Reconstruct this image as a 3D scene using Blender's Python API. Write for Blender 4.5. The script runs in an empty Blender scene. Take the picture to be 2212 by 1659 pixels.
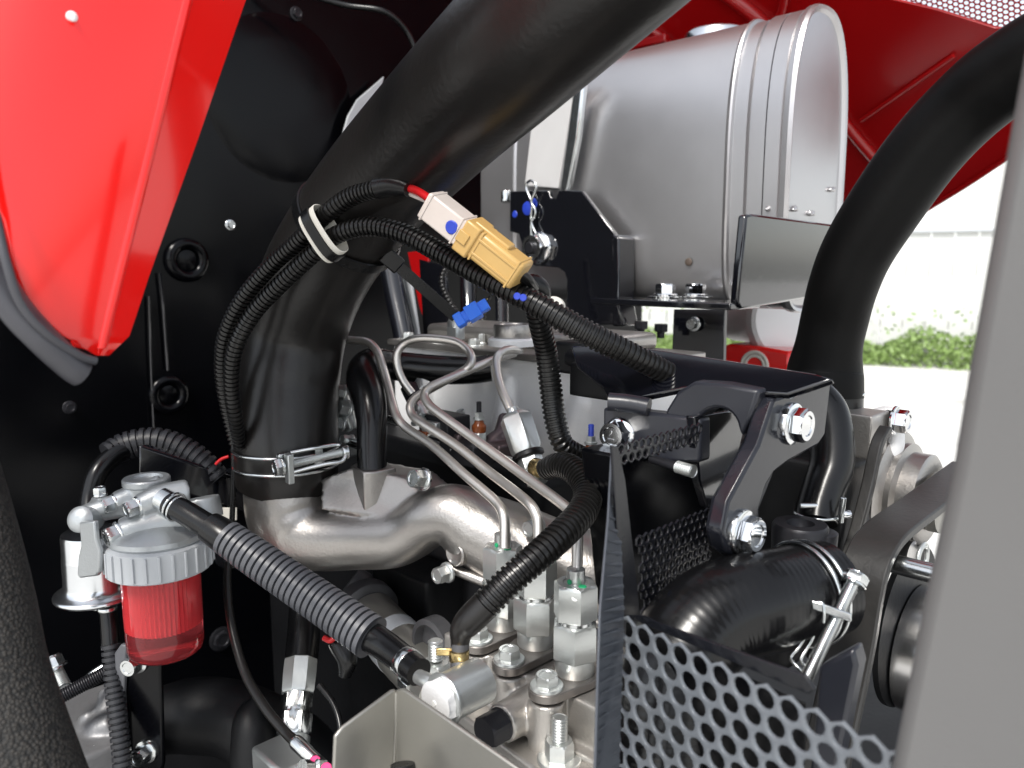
import bpy, bmesh, math, random
from mathutils import Vector, Matrix
random.seed(7)
SC = bpy.context.scene
# ------------------------------------------------------------------ camera
W, H, F = 2212., 1659., 1720.            # working pixel grid used to lay out the engine bay
PITCH = math.radians(8.5)
CAM = Vector((0, 0, 1.25))
FW = Vector((0, math.cos(PITCH), -math.sin(PITCH)))
UP = Vector((0, math.sin(PITCH), math.cos(PITCH)))
RT = Vector((1, 0, 0))
cd = bpy.data.cameras.new('camera'); cam = bpy.data.objects.new('camera', cd)
SC.collection.objects.link(cam); SC.camera = cam
cam.location = CAM; cam.rotation_euler = (math.pi/2 - PITCH, 0, 0)
cd.sensor_width = 36; cd.lens = 36*F/W
cd.clip_start = .02; cd.clip_end = 400
cd.dof.use_dof = True; cd.dof.focus_distance = .52; cd.dof.aperture_fstop = 11
# ------------------------------------------------------------------ sky, sun, exposure
wd = bpy.data.worlds.new('World'); SC.world = wd; wd.use_nodes = True
nt = wd.node_tree; bg = nt.nodes['Background']
sky = nt.nodes.new('ShaderNodeTexSky'); sky.sky_type = 'NISHITA'; sky.sun_disc = False
SUN_EL, SUN_AZ = math.radians(52), math.radians(205)      # azimuth clockwise from +Y
sky.sun_elevation = SUN_EL; sky.sun_rotation = SUN_AZ
sky.air_density = 1.0; sky.dust_density = 1.0; sky.ozone_density = 1.0
hs = nt.nodes.new('ShaderNodeHueSaturation'); hs.inputs['Saturation'].default_value = .3
nt.links.new(sky.outputs[0], hs.inputs['Color']); nt.links.new(hs.outputs[0], bg.inputs[0])
bg.inputs[1].default_value = .12
sd = bpy.data.lights.new('sun', 'SUN'); sd.energy = 1.9; sd.angle = math.radians(12); sd.color = (1, .96, .9)
sun = bpy.data.objects.new('sun', sd); SC.collection.objects.link(sun)
sdir = Vector((math.sin(SUN_AZ)*math.cos(SUN_EL), math.cos(SUN_AZ)*math.cos(SUN_EL), math.sin(SUN_EL)))
sun.rotation_euler = (-sdir).to_track_quat('-Z', 'Y').to_euler(); sun.location = (0, 0, 6)
SC.view_settings.view_transform = 'Standard'; SC.view_settings.look = 'None'
SC.view_settings.exposure = 1.02; SC.view_settings.gamma = 1
SC.cycles.max_bounces = 7; SC.cycles.diffuse_bounces = 3; SC.cycles.glossy_bounces = 4; SC.cycles.transmission_bounces = 6
SC.cycles.sample_clamp_indirect = 4; SC.cycles.blur_glossy = .6

# ------------------------------------------------------------------ layout helpers
TH = math.radians(45)
A = Vector((math.cos(TH), -math.sin(TH), 0))     # engine axis, towards the radiator
B = Vector((math.sin(TH), math.cos(TH), 0))      # across the engine, away from the viewer
Z = Vector((0, 0, 1))
nB = -B
def dirpx(x, y): return FW + RT*((x-W/2)/F) + UP*((H/2-y)/F)
def P(x, y, d): return CAM + dirpx(x, y)*d
def onplane(x, y, p0, n):
    r = dirpx(x, y); return CAM + r*((p0-CAM).dot(n)/r.dot(n))
def px(r, d): return r*d/F

WL = {}
def link(o, parent, loc):
    SC.collection.objects.link(o)
    WL[o.name] = Vector(loc)
    if parent is not None:
        o.parent = parent; o.location = Vector(loc) - WL[parent.name]
    else: o.location = loc
def tag(o, label=None, cat=None, group=None, kind=None):
    if label: o['label'] = label
    if cat: o['category'] = cat
    if group: o['group'] = group
    if kind: o['kind'] = kind
    return o
def thing(name, label, cat, loc, group=None):
    o = bpy.data.objects.new(name, None); o.empty_display_size = .02
    link(o, None, loc); return tag(o, label, cat, group)
def mesh(name, V, Fc, mat, parent=None, smooth=35):
    V = [Vector(v) for v in V]
    lo = Vector([min(v[i] for v in V) for i in range(3)]); hi = Vector([max(v[i] for v in V) for i in range(3)])
    c = (lo+hi)/2
    me = bpy.data.meshes.new(name); me.from_pydata([v-c for v in V], [], Fc)
    bm = bmesh.new(); bm.from_mesh(me); bmesh.ops.recalc_face_normals(bm, faces=bm.faces); bm.to_mesh(me); bm.free()
    if mat: me.materials.append(mat)
    if smooth:
        me.polygons.foreach_set('use_smooth', [True]*len(me.polygons)); me.set_sharp_from_angle(angle=math.radians(smooth))
    o = bpy.data.objects.new(name, me); link(o, parent, c); return o
def bevel(o, w, seg=2, ang=40):
    m = o.modifiers.new('bevel', 'BEVEL'); m.width = w; m.segments = seg; m.limit_method = 'ANGLE'; m.angle_limit = math.radians(ang)
    m.harden_normals = False; return o
def frame(ax):
    ax = Vector(ax).normalized()
    u = ax.cross(Z) if abs(ax.z) < .95 else ax.cross(Vector((1, 0, 0)))
    u.normalize(); return u, ax.cross(u).normalized(), ax
# --- raw geometry: (verts, faces)
def g_join(*gs):
    V, Fc = [], []
    for v, f in gs:
        k = len(V); V += list(v); Fc += [[i+k for i in q] for q in f]
    return V, Fc
def hexr(th):
    t = (th % (math.pi/3)) - math.pi/6; return math.cos(math.pi/6)/math.cos(t)
def g_rings(prof, pos, ax, segs=24, rot=0, cap0=True, cap1=True):
    """prof = list of (radius, height[, 'h']) rings along the axis; 'h' makes the ring a hexagon"""
    u, v, w = frame(ax); V, Fc = [], []
    for p in prof:
        r, h = p[0], p[1]; hx = len(p) > 2
        for k in range(segs):
            t = 2*math.pi*k/segs; rr = r*(hexr(t) if hx else 1)
            V.append(pos + u*(rr*math.cos(t+rot)) + v*(rr*math.sin(t+rot)) + w*h)
    for i in range(len(prof)-1):
        for k in range(segs):
            k2 = (k+1) % segs
            Fc.append([i*segs+k, i*segs+k2, (i+1)*segs+k2, (i+1)*segs+k])
    if cap0: Fc.append(list(range(segs))[::-1])
    if cap1: Fc.append([(len(prof)-1)*segs+k for k in range(segs)])
    return V, Fc
def rings(name, prof, pos, ax, mat, parent=None, segs=24, rot=0, smooth=35, cap0=True, cap1=True):
    return mesh(name, *g_rings(prof, pos, ax, segs, rot, cap0, cap1), mat, parent, smooth)
def catmull(C, n):
    out = []
    for i in range(len(C)-1):
        p0 = C[max(i-1, 0)]; p1 = C[i]; p2 = C[i+1]; p3 = C[min(i+2, len(C)-1)]
        for k in range(n):
            t = k/n
            q = [.5*((2*p1[j]) + (-p0[j]+p2[j])*t + (2*p0[j]-5*p1[j]+4*p2[j]-p3[j])*t*t + (-p0[j]+3*p1[j]-3*p2[j]+p3[j])*t**3) for j in range(4)]
            out.append(q)
    out.append(list(C[-1])); return out
def ctrl(pl, R=None):
    """[(x, y, depth, r_px)] -> [(X,Y,Z,r)]"""
    o = []
    for q in pl:
        p = P(q[0], q[1], q[2]); o.append((p.x, p.y, p.z, R if R else px(q[3], q[2])))
    return o
def g_sweep(S, segs=16, caps=True, flat=None):
    """S = list of (x,y,z,r); flat = (a,b) multiplies the two cross axes"""
    pts = [Vector(s[:3]) for s in S]; V, Fc = [], []
    n = len(pts); T = []
    for i in range(n):
        t = pts[min(i+1, n-1)] - pts[max(i-1, 0)]
        T.append(t.normalized() if t.length > 1e-9 else (T[-1] if T else Vector((1, 0, 0))))
    u = frame(T[0])[0]
    for i in range(n):
        u = (u - T[i]*u.dot(T[i])); u.normalize(); v = T[i].cross(u)
        a, b = flat if flat else (1, 1)
        for k in range(segs):
            t = 2*math.pi*k/segs
            V.append(pts[i] + (u*math.cos(t)*a + v*math.sin(t)*b)*S[i][3])
    for i in range(n-1):
        for k in range(segs):
            k2 = (k+1) % segs; Fc.append([i*segs+k, i*segs+k2, (i+1)*segs+k2, (i+1)*segs+k])
    if caps: Fc += [list(range(segs))[::-1], [(n-1)*segs+k for k in range(segs)]]
    return V, Fc
def tube(name, pl, mat, parent=None, n=8, segs=18, R=None, caps=True, flat=None):
    return mesh(name, *g_sweep(catmull(ctrl(pl, R), n), segs, caps, flat), mat, parent, 50)
def resample(S):
    L = [0]
    for i in range(1, len(S)): L.append(L[-1] + (Vector(S[i][:3])-Vector(S[i-1][:3])).length)
    def at(s):
        s = max(0, min(L[-1], s)); lo, hi = 0, len(L)-1
        while hi-lo > 1:
            m = (lo+hi)//2
            if L[m] <= s: lo = m
            else: hi = m
        t = (s-L[lo])/max(1e-9, L[hi]-L[lo]); return [S[lo][j]+(S[hi][j]-S[lo][j])*t for j in range(4)]
    return at, L[-1]
def g_corr(pl, pitch, depth, R=None, pat=((0, 1), (.12, 0), (.55, 0), (.67, 1)), segs=18, n=14, taper=0):
    at, L = resample(catmull(ctrl(pl, R), n)); S = []
    k = 0
    while k*pitch < L:
        for f, dd in pat:
            s = (k+f)*pitch
            if s > L: break
            q = at(s); q[3] -= dd*depth; S.append(q)
        k += 1
    return g_sweep(S, segs)
def corr(name, pl, pitch, depth, mat, parent=None, **kw):
    return mesh(name, *g_corr(pl, pitch, depth, **kw), mat, parent, 60)
def g_box(c, hx, hy, hz, ax=A, ay=B, az=Z):
    V = [c + ax*(hx*i) + ay*(hy*j) + az*(hz*k) for k in (-1, 1) for j in (-1, 1) for i in (-1, 1)]
    return V, [[0, 2, 3, 1], [4, 5, 7, 6], [0, 1, 5, 4], [2, 6, 7, 3], [0, 4, 6, 2], [1, 3, 7, 5]]
def box(name, c, hx, hy, hz, mat, parent=None, ax=A, ay=B, az=Z, bev=.001, seg=2):
    o = mesh(name, *g_box(c, hx, hy, hz, ax, ay, az), mat, parent)
    return bevel(o, bev, seg) if bev else o
def g_prism(pts, ext):
    n = len(pts); V = [Vector(p) for p in pts] + [Vector(p)+ext for p in pts]
    return V, [list(range(n)), list(range(n, 2*n))[::-1]] + [[i, (i+1) % n, n+(i+1) % n, n+i] for i in range(n)]
def plate(name, pl, p0, n, th, mat, parent=None, bev=.0008, shift=0, holes=(), rnd=0):
    """outline given in the working grid, cut from a flat sheet lying in the plane (p0, n); thickness goes away from the viewer"""
    n = n.normalized()
    q0 = p0 + n*shift
    loops = [[onplane(x, y, q0, n) for x, y in pl]] + [[onplane(x, y, q0, n) for x, y in h] for h in holes]
    if not holes:
        o = mesh(name, *g_prism(loops[0], -n*th), mat, parent)
    else:
        bm = bmesh.new(); E = []
        for lp in loops:
            vs = [bm.verts.new(p) for p in lp]
            E += [bm.edges.new((vs[i], vs[(i+1) % len(vs)])) for i in range(len(vs))]
        bmesh.ops.triangle_fill(bm, edges=E, use_beauty=True, use_dissolve=False)
        r = bmesh.ops.extrude_face_region(bm, geom=list(bm.faces))
        bmesh.ops.translate(bm, verts=[v for v in r['geom'] if isinstance(v, bmesh.types.BMVert)], vec=-n*th)
        bm.verts.index_update()
        V = [v.co.copy() for v in bm.verts]; Fc = [[v.index for v in f.verts] for f in bm.faces]
        bm.free(); o = mesh(name, V, Fc, mat, parent)
    return bevel(o, bev) if bev else o
def circ(x, y, rx, ry, n=20, a0=0, a1=360, rot=0):
    o = []; c, s = math.cos(math.radians(rot)), math.sin(math.radians(rot))
    full = a1-a0 >= 360
    for k in range(n if full else n+1):
        t = math.radians(a0+(a1-a0)*k/n); X, Y = rx*math.cos(t), ry*math.sin(t); o.append((x+X*c-Y*s, y+X*s+Y*c))
    return o
def blob(name, gs, mat, parent=None, vox=.0018, it=6, fac=.5):
    o = mesh(name, *g_join(*gs), mat, parent, smooth=0)
    r = o.modifiers.new('remesh', 'REMESH'); r.mode = 'VOXEL'; r.voxel_size = vox; r.use_smooth_shade = True
    s = o.modifiers.new('smooth', 'SMOOTH'); s.iterations = it; s.factor = fac
    return o
def perf(name, c0, u, v, L1, L2, p, rh, th, mat, parent=None, keep=None):
    idx, V, Fc = {}, [], []
    def vid(q):
        k = (round(q[0]*2e5), round(q[1]*2e5))
        if k not in idx: idx[k] = len(V); V.append(c0+u*q[0]+v*q[1])
        return idx[k]
    R = p/math.sqrt(3); j = 0
    while j*p*.8660254 < L2:
        i = 0
        while (i+(j % 2)*.5)*p < L1:
            cx, cy = (i+(j % 2)*.5)*p, j*p*.8660254; i += 1
            if keep and not keep(cx, cy): continue
            o = [vid((cx+R*math.cos(math.radians(30+60*k)), cy+R*math.sin(math.radians(30+60*k)))) for k in range(6)]
            q = []
            for k in range(12):
                V.append(c0+u*(cx+rh*math.cos(math.radians(30+30*k)))+v*(cy+rh*math.sin(math.radians(30+30*k)))); q.append(len(V)-1)
            for k in range(6):
                Fc.append([o[k], o[(k+1) % 6], q[(2*k+2) % 12], q[2*k+1], q[2*k]])
        j += 1
    ob = mesh(name, V, Fc, mat, parent, 30)
    m = ob.modifiers.new('solid', 'SOLIDIFY'); m.thickness = th; m.offset = 0
    bevel(ob, min(.0005, th*.2), 2, 50)
    return ob
# ------------------------------------------------------------------ materials
def mat(name, col, rough=.5, metal=0., var=.12, vs=40., bump=0., bs=300., coat=0., rvar=.1, spec=.5, dirt=None, aniso=0, stretch=None):
    m = bpy.data.materials.new(name); m.use_nodes = True; t = m.node_tree; b = t.nodes['Principled BSDF']
    N = t.nodes.new; Lk = t.links.new
    tc = N('ShaderNodeTexCoord'); src = tc.outputs['Object']
    if stretch:
        mp = N('ShaderNodeMapping'); mp.inputs['Scale'].default_value = stretch; Lk(src, mp.inputs[0]); src = mp.outputs[0]
    n1 = N('ShaderNodeTexNoise'); n1.inputs['Scale'].default_value = vs; n1.inputs['Detail'].default_value = 6; n1.inputs['Roughness'].default_value = .65
    Lk(src, n1.inputs['Vector'])
    cr = N('ShaderNodeMix'); cr.data_type = 'RGBA'
    lo = [max(0, c*(1-var)) for c in col]; hi = [min(1, c*(1+var)) for c in col]
    cr.inputs[6].default_value = (*lo, 1); cr.inputs[7].default_value = (*hi, 1); Lk(n1.outputs[0], cr.inputs[0])
    cout = cr.outputs[2]
    if dirt:
        n3 = N('ShaderNodeTexNoise'); n3.inputs['Scale'].default_value = dirt[1]; n3.inputs['Detail'].default_value = 8; Lk(src, n3.inputs['Vector'])
        rp = N('ShaderNodeValToRGB'); rp.color_ramp.elements[0].position = dirt[2]; rp.color_ramp.elements[1].position = dirt[2]+.16; Lk(n3.outputs[0], rp.inputs[0])
        c2 = N('ShaderNodeMix'); c2.data_type = 'RGBA'; c2.inputs[7].default_value = (*dirt[0], 1)
        Lk(rp.outputs[0], c2.inputs[0]); Lk(cout, c2.inputs[6]); cout = c2.outputs[2]
    Lk(cout, b.inputs['Base Color'])
    mr = N('ShaderNodeMapRange'); mr.inputs[3].default_value = max(.02, rough-rvar*.6); mr.inputs[4].default_value = min(1, rough+rvar*.6)
    Lk(n1.outputs[0], mr.inputs[0]); Lk(mr.outputs[0], b.inputs['Roughness'])
    b.inputs['Metallic'].default_value = metal; b.inputs['Specular IOR Level'].default_value = spec
    b.inputs['Coat Weight'].default_value = coat; b.inputs['Coat Roughness'].default_value = .06
    if bump:
        n2 = N('ShaderNodeTexNoise'); n2.inputs['Scale'].default_value = bs; n2.inputs['Detail'].default_value = 4; Lk(src, n2.inputs['Vector'])
        bp = N('ShaderNodeBump'); bp.inputs['Strength'].default_value = bump; bp.inputs['Distance'].default_value = .0006
        Lk(n2.outputs[0], bp.inputs['Height']); Lk(bp.outputs[0], b.inputs['Normal'])
    return m
M = {}
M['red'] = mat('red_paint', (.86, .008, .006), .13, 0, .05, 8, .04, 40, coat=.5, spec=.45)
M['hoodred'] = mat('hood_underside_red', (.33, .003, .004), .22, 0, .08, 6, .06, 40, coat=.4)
M['trim'] = mat('grey_rubber_trim', (.05, .05, .058), .42, 0, .15, 60, .15, 300)
M['rubber'] = mat('matte_black_rubber', (.0095, .0085, .008), .31, 0, .25, 18, .25, 260, rvar=.16, spec=.4, dirt=((.016, .014, .013), 14, .6))
M['hose'] = mat('smooth_black_hose', (.004, .004, .0045), .24, 0, .3, 30, .12, 160, rvar=.12, spec=.4)
M['gloss'] = mat('gloss_black_paint', (.0035, .0038, .006), .11, 0, .2, 30, .10, 90, coat=1., rvar=.05)
M['slate'] = mat('dark_slate_paint', (.018, .0195, .026), .32, 0, .2, 30, .2, 220, spec=.5)
M['wallblack'] = mat('black_sheet_paint', (.0013, .0014, .0021), .2, 0, .35, 9, .12, 14, rvar=.14, spec=.2)
M['conduit'] = mat('black_conduit_plastic', (.0055, .0052, .005), .30, 0, .25, 60, .05, 200, spec=.45)
M['sleeve'] = mat('grey_black_sleeve', (.085, .088, .098), .42, 0, .2, 60, .1, 200)
M['sleevedark'] = mat('black_split_sleeve', (.016, .0165, .02), .42, 0, .2, 60, .1, 200)
M['greycast2'] = mat('bare_grey_casting', (.20, .20, .205), .45, .5, .2, 30, .5, 300)
M['plastic'] = mat('black_plastic', (.004, .004, .0044), .28, 0, .2, 60, spec=.4)
M['alu'] = mat('cast_aluminium', (.41, .39, .37), .37, .95, .16, 25, .35, 520, rvar=.16, dirt=((.30, .28, .265), 30, .62))
M['alumatte'] = mat('bead_blasted_aluminium', (.86, .86, .86), .48, .25, .1, 30, .35, 700, rvar=.12)
M['pump'] = mat('sand_cast_pump_alloy', (.44, .42, .395), .40, .8, .12, 28, .4, 600, rvar=.14, dirt=((.36, .33, .30), 40, .64))
M['zinc'] = mat('zinc_plated_steel', (.66, .68, .68), .20, 1, .12, 90, .08, 400, rvar=.14)
M['plateedge'] = mat('rolled_steel_plate', (.26, .24, .225), .40, .9, .2, 40, .1, 400)
M['bracket'] = mat('satin_navy_black_paint', (.013, .014, .019), .17, 0, .2, 30, .12, 160, spec=.5)
M['zincwhite'] = mat('bright_passivated_strap', (.80, .79, .78), .3, .35, .06, 20, .1, 300)
M['hoseblack'] = mat('dull_black_hose', (.0022, .0021, .0021), .48, 0, .3, 20, .25, 200, spec=.14)
M['zincmatte'] = mat('dull_zinc_steel', (.58, .60, .59), .32, .82, .1, 70, .12, 500, rvar=.12)
M['steel'] = mat('drawn_steel_pipe', (.66, .63, .59), .37, .95, .03, 60, .0, 500, rvar=.04)
M['chrome'] = mat('bright_chrome', (.78, .79, .80), .07, 1, .05, 50)
M['tank'] = mat('silver_tank_paint', (.52, .51, .515), .33, .88, .10, 9, .10, 900, rvar=.10)
M['filterhead'] = mat('die_cast_filter_head', (.42, .44, .45), .40, .7, .08, 40, .3, 600)
M['ring'] = mat('grey_plastic_ring', (.44, .46, .48), .35, 0, .08, 40)
M['cup'] = mat('polished_tin_cup', (.72, .74, .76), .2, 1, .06, 40)
M['gasket'] = mat('brown_gasket', (.10, .075, .06), .6, .2, .3, 80)
M['shield'] = mat('nickel_grey_shield', (.35, .34, .31), .36, .75, .08, 20, .12, 400, rvar=.12)
M['white'] = mat('white_tape', (.72, .70, .63), .5, 0, .08, 80, .1, 300)
M['connwhite'] = mat('milky_nylon', (.56, .50, .46), .35, 0, .08, 60)
M['connyellow'] = mat('amber_nylon', (.50, .32, .11), .33, 0, .12, 40)
for k in ():
    b = M[k].node_tree.nodes['Principled BSDF']; b.inputs['Subsurface Weight'].default_value = .35; b.inputs['Subsurface Radius'].default_value = (.006, .004, .002); b.inputs['Subsurface Scale'].default_value = 1
M['wirered'] = mat('red_wire', (.55, .012, .015), .3, 0, .08, 60)
M['blue'] = mat('blue_nylon', (.04, .20, .92), .28, 0, .08, 60)
M['bluepaint'] = mat('blue_marker', (.02, .05, .42), .4, 0, .2, 200)
M['greenpaint'] = mat('green_marker', (.01, .30, .12), .4, 0, .2, 200)
M['pinkpaint'] = mat('pink_marker', (.80, .06, .22), .4, 0, .2, 200)
M['amber'] = mat('amber_insulator', (.20, .05, .012), .2, 0, .2, 80)
M['brass'] = mat('brass', (.48, .36, .17), .28, 1, .15, 80)
M['darkmetal'] = mat('dark_phosphate_steel', (.022, .022, .026), .42, .5, .25, 60, .2, 400)
M['block'] = mat('near_black_block', (.0035, .0037, .0045), .5, 0, .4, 14, .5, 140, rvar=.2, spec=.3)  # near-black mottled base, shared by block, pump casting and bay floor
M['greycast'] = mat('grey_painted_casting', (.08, .08, .085), .45, .3, .2, 30, .4, 300)
M['post'] = mat('grey_powder_coat', (.112, .110, .109), .42, 0, .14, 5, .12, 700)
M['belt'] = mat('black_belt_rubber', (.022, .021, .020), .42, 0, .25, 60, .25, 300)
M['perf'] = mat('slate_powder_coat', (.135, .148, .165), .34, .1, .15, 60, .15, 500)
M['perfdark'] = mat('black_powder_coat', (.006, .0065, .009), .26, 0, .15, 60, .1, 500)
M['hedge'] = mat('leaf_green', (.21, .31, .09), .5, 0, .5, 6)
M['wallwhite'] = mat('white_fence_paint', (.66, .66, .64), .6, 0, .12, 2)
M['concrete'] = mat('pale_concrete', (.66, .65, .62), .8, 0, .15, 1.2, .4, 30, dirt=((.46, .45, .42), 2.2, .56))
M['lamp'] = mat('silver_reflector', (.80, .80, .80), .16, .95, .05, 20)
M['white_paint'] = mat('white_paint', (.78, .78, .78), .3, 0, .05, 20)
M['fleck'] = mat('white_marker', (.82, .82, .80), .4, 0, .05, 80)
# woven sleeve
def woven():
    m = bpy.data.materials.new('woven_nylon'); m.use_nodes = True; t = m.node_tree; b = t.nodes['Principled BSDF']
    N = t.nodes.new; Lk = t.links.new
    tc = N('ShaderNodeTexCoord'); v = N('ShaderNodeTexVoronoi'); v.inputs['Scale'].default_value = 620; Lk(tc.outputs['Object'], v.inputs['Vector'])
    mx = N('ShaderNodeMix'); mx.data_type = 'RGBA'; mx.inputs[6].default_value = (.026, .0225, .019, 1); mx.inputs[7].default_value = (.003, .003, .003, 1)
    mr = N('ShaderNodeMapRange'); mr.inputs[1].default_value = .2; mr.inputs[2].default_value = .7; Lk(v.outputs['Distance'], mr.inputs[0]); Lk(mr.outputs[0], mx.inputs[0]); Lk(mx.outputs[2], b.inputs['Base Color'])
    b.inputs['Roughness'].default_value = .7
    bp = N('ShaderNodeBump'); bp.invert = True; bp.inputs['Strength'].default_value = .8; bp.inputs['Distance'].default_value = .001; Lk(v.outputs['Distance'], bp.inputs['Height']); Lk(bp.outputs[0], b.inputs['Normal'])
    return m
M['woven'] = woven()
def bowlmat():
    m = bpy.data.materials.new('red_fuel_bowl'); m.use_nodes = True; b = m.node_tree.nodes['Principled BSDF']
    b.inputs['Base Color'].default_value = (.95, .13, .15, 1); b.inputs['Roughness'].default_value = .04
    b.inputs['Transmission Weight'].default_value = .9; b.inputs['IOR'].default_value = 1.4
    return m
M['bowl'] = bowlmat()
M['element'] = mat('pleated_filter_paper', (.85, .36, .37), .6, 0, .1, 60)
# ------------------------------------------------------------------ fasteners
def bolt(parent, pos, ax, r, h, mt=None, fl=1.35, ft=.22, rot=.3, name='bolt', dish=True, washer=0):
    mt = mt or M['zinc']; t = h*ft
    p_ = pos
    if washer: pos = pos + Vector(ax).normalized()*.0014
    pr = [(r*fl, 0), (r*fl, t*.55), (r*fl*.96, t*.8), (r*1.03, t), (r, t*1.05, 'h'), (r, h*.86, 'h'), (r*.96, h*.92, 'h'), (r*.86, h), (r*.62, h)]
    if dish: pr += [(r*.56, h-r*.07), (r*.1, h-r*.07)]
    o = rings(name, pr, pos, ax, mt, parent, 36, rot)
    if washer: rings('washer', [(r*washer*.98, 0), (r*washer, .0003), (r*washer, .0012), (r*washer*.97, .0015), (r*.5, .0015)], p_, ax, mt, o, 32)
    return o
def thread(name, p, ax, r, L, pitch, mt, parent=None, segs=20, tip=True):
    pr, k = [], 0
    while k*pitch < L:
        pr += [(r*.86, k*pitch), (r, (k+.35)*pitch), (r, (k+.55)*pitch)]; k += 1
    pr += [(r*.86, L), (r*.7, L+r*.15)]
    return rings(name, pr, p, ax, mt, parent, segs)
def ring_wire(name, c, ax, R, r, mt, parent=None, a0=0, a1=360, n=48, u0=None, segs=8):
    u, v, w = frame(ax)
    S = []
    for k in range(n+1):
        t = math.radians(a0+(a1-a0)*k/n); q = c+u*(R*math.cos(t))+v*(R*math.sin(t)); S.append((q.x, q.y, q.z, r))
    return mesh(name, *g_sweep(S, segs, a1-a0 < 360), mt, parent, 60)
# ================================================================== THE SETTING
def sheet(name, pts, mt, kind='structure'):
    o = mesh(name, pts, [list(range(len(pts)))], mt, None, 0); o['kind'] = kind; return o
sheet('ground', [(-60, -60, 0), (60, -60, 0), (60, 90, 0), (-60, 90, 0)], M['concrete'])
# concrete slabs towards the fence: joints as shallow gaps between slabs laid on the ground
wdir = Vector((math.cos(math.radians(28)), -math.sin(math.radians(28)), 0)); wn = Vector((-wdir.y, wdir.x, 0))
w0 = Vector((4.9, 10.0, 0))
yard = bpy.data.objects['ground']
for i in range(5):
    for j in range(3):
        c = w0 - wn*(1.35+j*1.9) + wdir*(i*2.4-4.8) + Z*.02
        box('slab', c, 1.185, .935, .02, M['concrete'], yard, wdir, wn, Z, .006)
# white board fence
fen = thing('board_fence', 'white painted board fence behind the green weeds', 'fence', w0)
for i in range(44):
    c = w0 + wdir*(i*.26-5.6) + wn*(.3+.004*(i % 2)) + Z*1.7
    box('board', c, .121, .012, 1.7, M['wallwhite'], fen, wdir, wn, Z, .004)
for z in (.5, 1.7, 3.0): box('rail', w0+wn*.36+Z*z, 5.8, .02, .05, M['wallwhite'], fen, wdir, wn, Z, .004)
sgn = thing('notice_board', 'white notice board with faint ochre picture hung on the fence', 'sign', w0+wdir*.25+Z*1.9)
box('panel', w0+wdir*.30+wn*.262+Z*2.3, .62, .012, .62, M['white_paint'], sgn, wdir, wn, Z, .004)
box('frame_edge', w0+wdir*.30+wn*.255+Z*1.665, .64, .02, .015, M['ring'], sgn, wdir, wn, Z, .003)
M['ochre'] = mat('faded_ochre_print', (.78, .66, .42), .5, 0, .1, 5)
o = mesh('picture', *g_prism([w0+wdir*(.12+.14*math.cos(t)*(1+.3*math.sin(3*t)))+wn*.244+Z*(2.25+.3*math.sin(t)) for t in [k*math.pi/10 for k in range(20)]], wn*.004), M['ochre'], sgn)
# weeds along the fence
V, Fc = [], []
for k in range(16000):
    s = random.uniform(-4.6, 3.2); q = random.uniform(-.62, .22); hh = (.37+.09*math.sin(s*2.3)+.08*math.sin(s*7.1)) * (1-.5*(abs(q+.15)/.5)**2)
    z = random.random()**.75*max(.05, hh)
    if random.random() < .025: z = random.uniform(.2, .75)
    p = w0+wdir*s+wn*q+Z*(z+.02)
    a = Vector((random.gauss(0, 1), random.gauss(0, 1), random.gauss(0, .7))).normalized(); b = a.cross(Vector((random.gauss(0, 1), random.gauss(0, 1), random.gauss(0, 1)))).normalized()
    l = random.uniform(.02, .05); i = len(V)
    V += [p-a*l, p+b*l*.45, p+a*l, p-b*l*.45]; Fc.append([i, i+1, i+2, i+3])
o = mesh('weeds', V, Fc, M['hedge'], None, 0)
tag(o, 'low green weeds along the foot of the white fence', 'weeds', kind='stuff')
# black sheet added under the engine bay to block light off the ground
bay = sheet('light_block_floor', [CAM+Vector(v) for v in ((-1.1, .25, -.62), (1.0, .12, -.62), (1.0, 1.25, -.62), (-1.1, 2.2, -.62))], M['block'])

# firewall: black sheet across the left and back of the bay
fp = P(300, 900, .95)
fw = thing('firewall_panel', 'black sheet metal firewall closing the bay behind the hose', 'panel', Vector((fp.x, fp.y, .6)))
c = fp + B*.18; c.z = 1.15
box('sheet', c - A*.006, .006, .83, .62, M['wallblack'], fw)
def fwp(x, y, k=0): return onplane(x, y, fp + A*k, A)
for x, y, r in ((402, 562, 44), (362, 852, 40)):
    p = fwp(x, y); d = (p-CAM).dot(FW); R = px(r, d)
    g = ring_wire('grommet', p+A*.003, A, R*.8, R*.28, M['wallblack'], fw, segs=12)
    rings('plug', [(R*.55, 0), (R*.5, .004), (R*.2, .006)], p, A, M['wallblack'], g)
for pl, w in (([(345, 590), (352, 660), (362, 800)], 3), ([(322, 640), (325, 760), (330, 880), (334, 960)], 2.5)):
    S = [fwp(x, y, .006) for x, y in pl]; S = [(p.x, p.y, p.z, px(w, 1.)) for p in S]
    mesh('pressed_rib', *g_sweep(catmull(S, 5), 10, flat=(1, 1)), M['gloss'], fw)
p = fwp(610, 215); d = (p-CAM).dot(FW)
rings('pressed_dish', [(px(175, d), 0), (px(160, d), .0025), (px(120, d), .0035), (px(40, d), .004)], p, A, M['wallblack'], fw, 48)
for x, y, r in ((497, 486, 9), (478, 1380, 22), (150, 880, 10), (640, 30, 12)):
    p = fwp(x, y); bolt(fw, p, A, px(r, .95), .006, M['darkmetal'] if r > 9 else M['zinc'])
plate('service_tag', [(772, 215), (830, 165), (800, 300), (738, 300), (752, 250)], fwp(780, 230, .02), A, .003, M['ring'], fw)
tube('cable', [(600, -30, .98, 6), (740, 10, 1.0, 6), (830, 25, 1.0, 6), (880, 70, 1.02, 6), (905, 130, 1.03, 6)], M['plastic'], fw)

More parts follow.
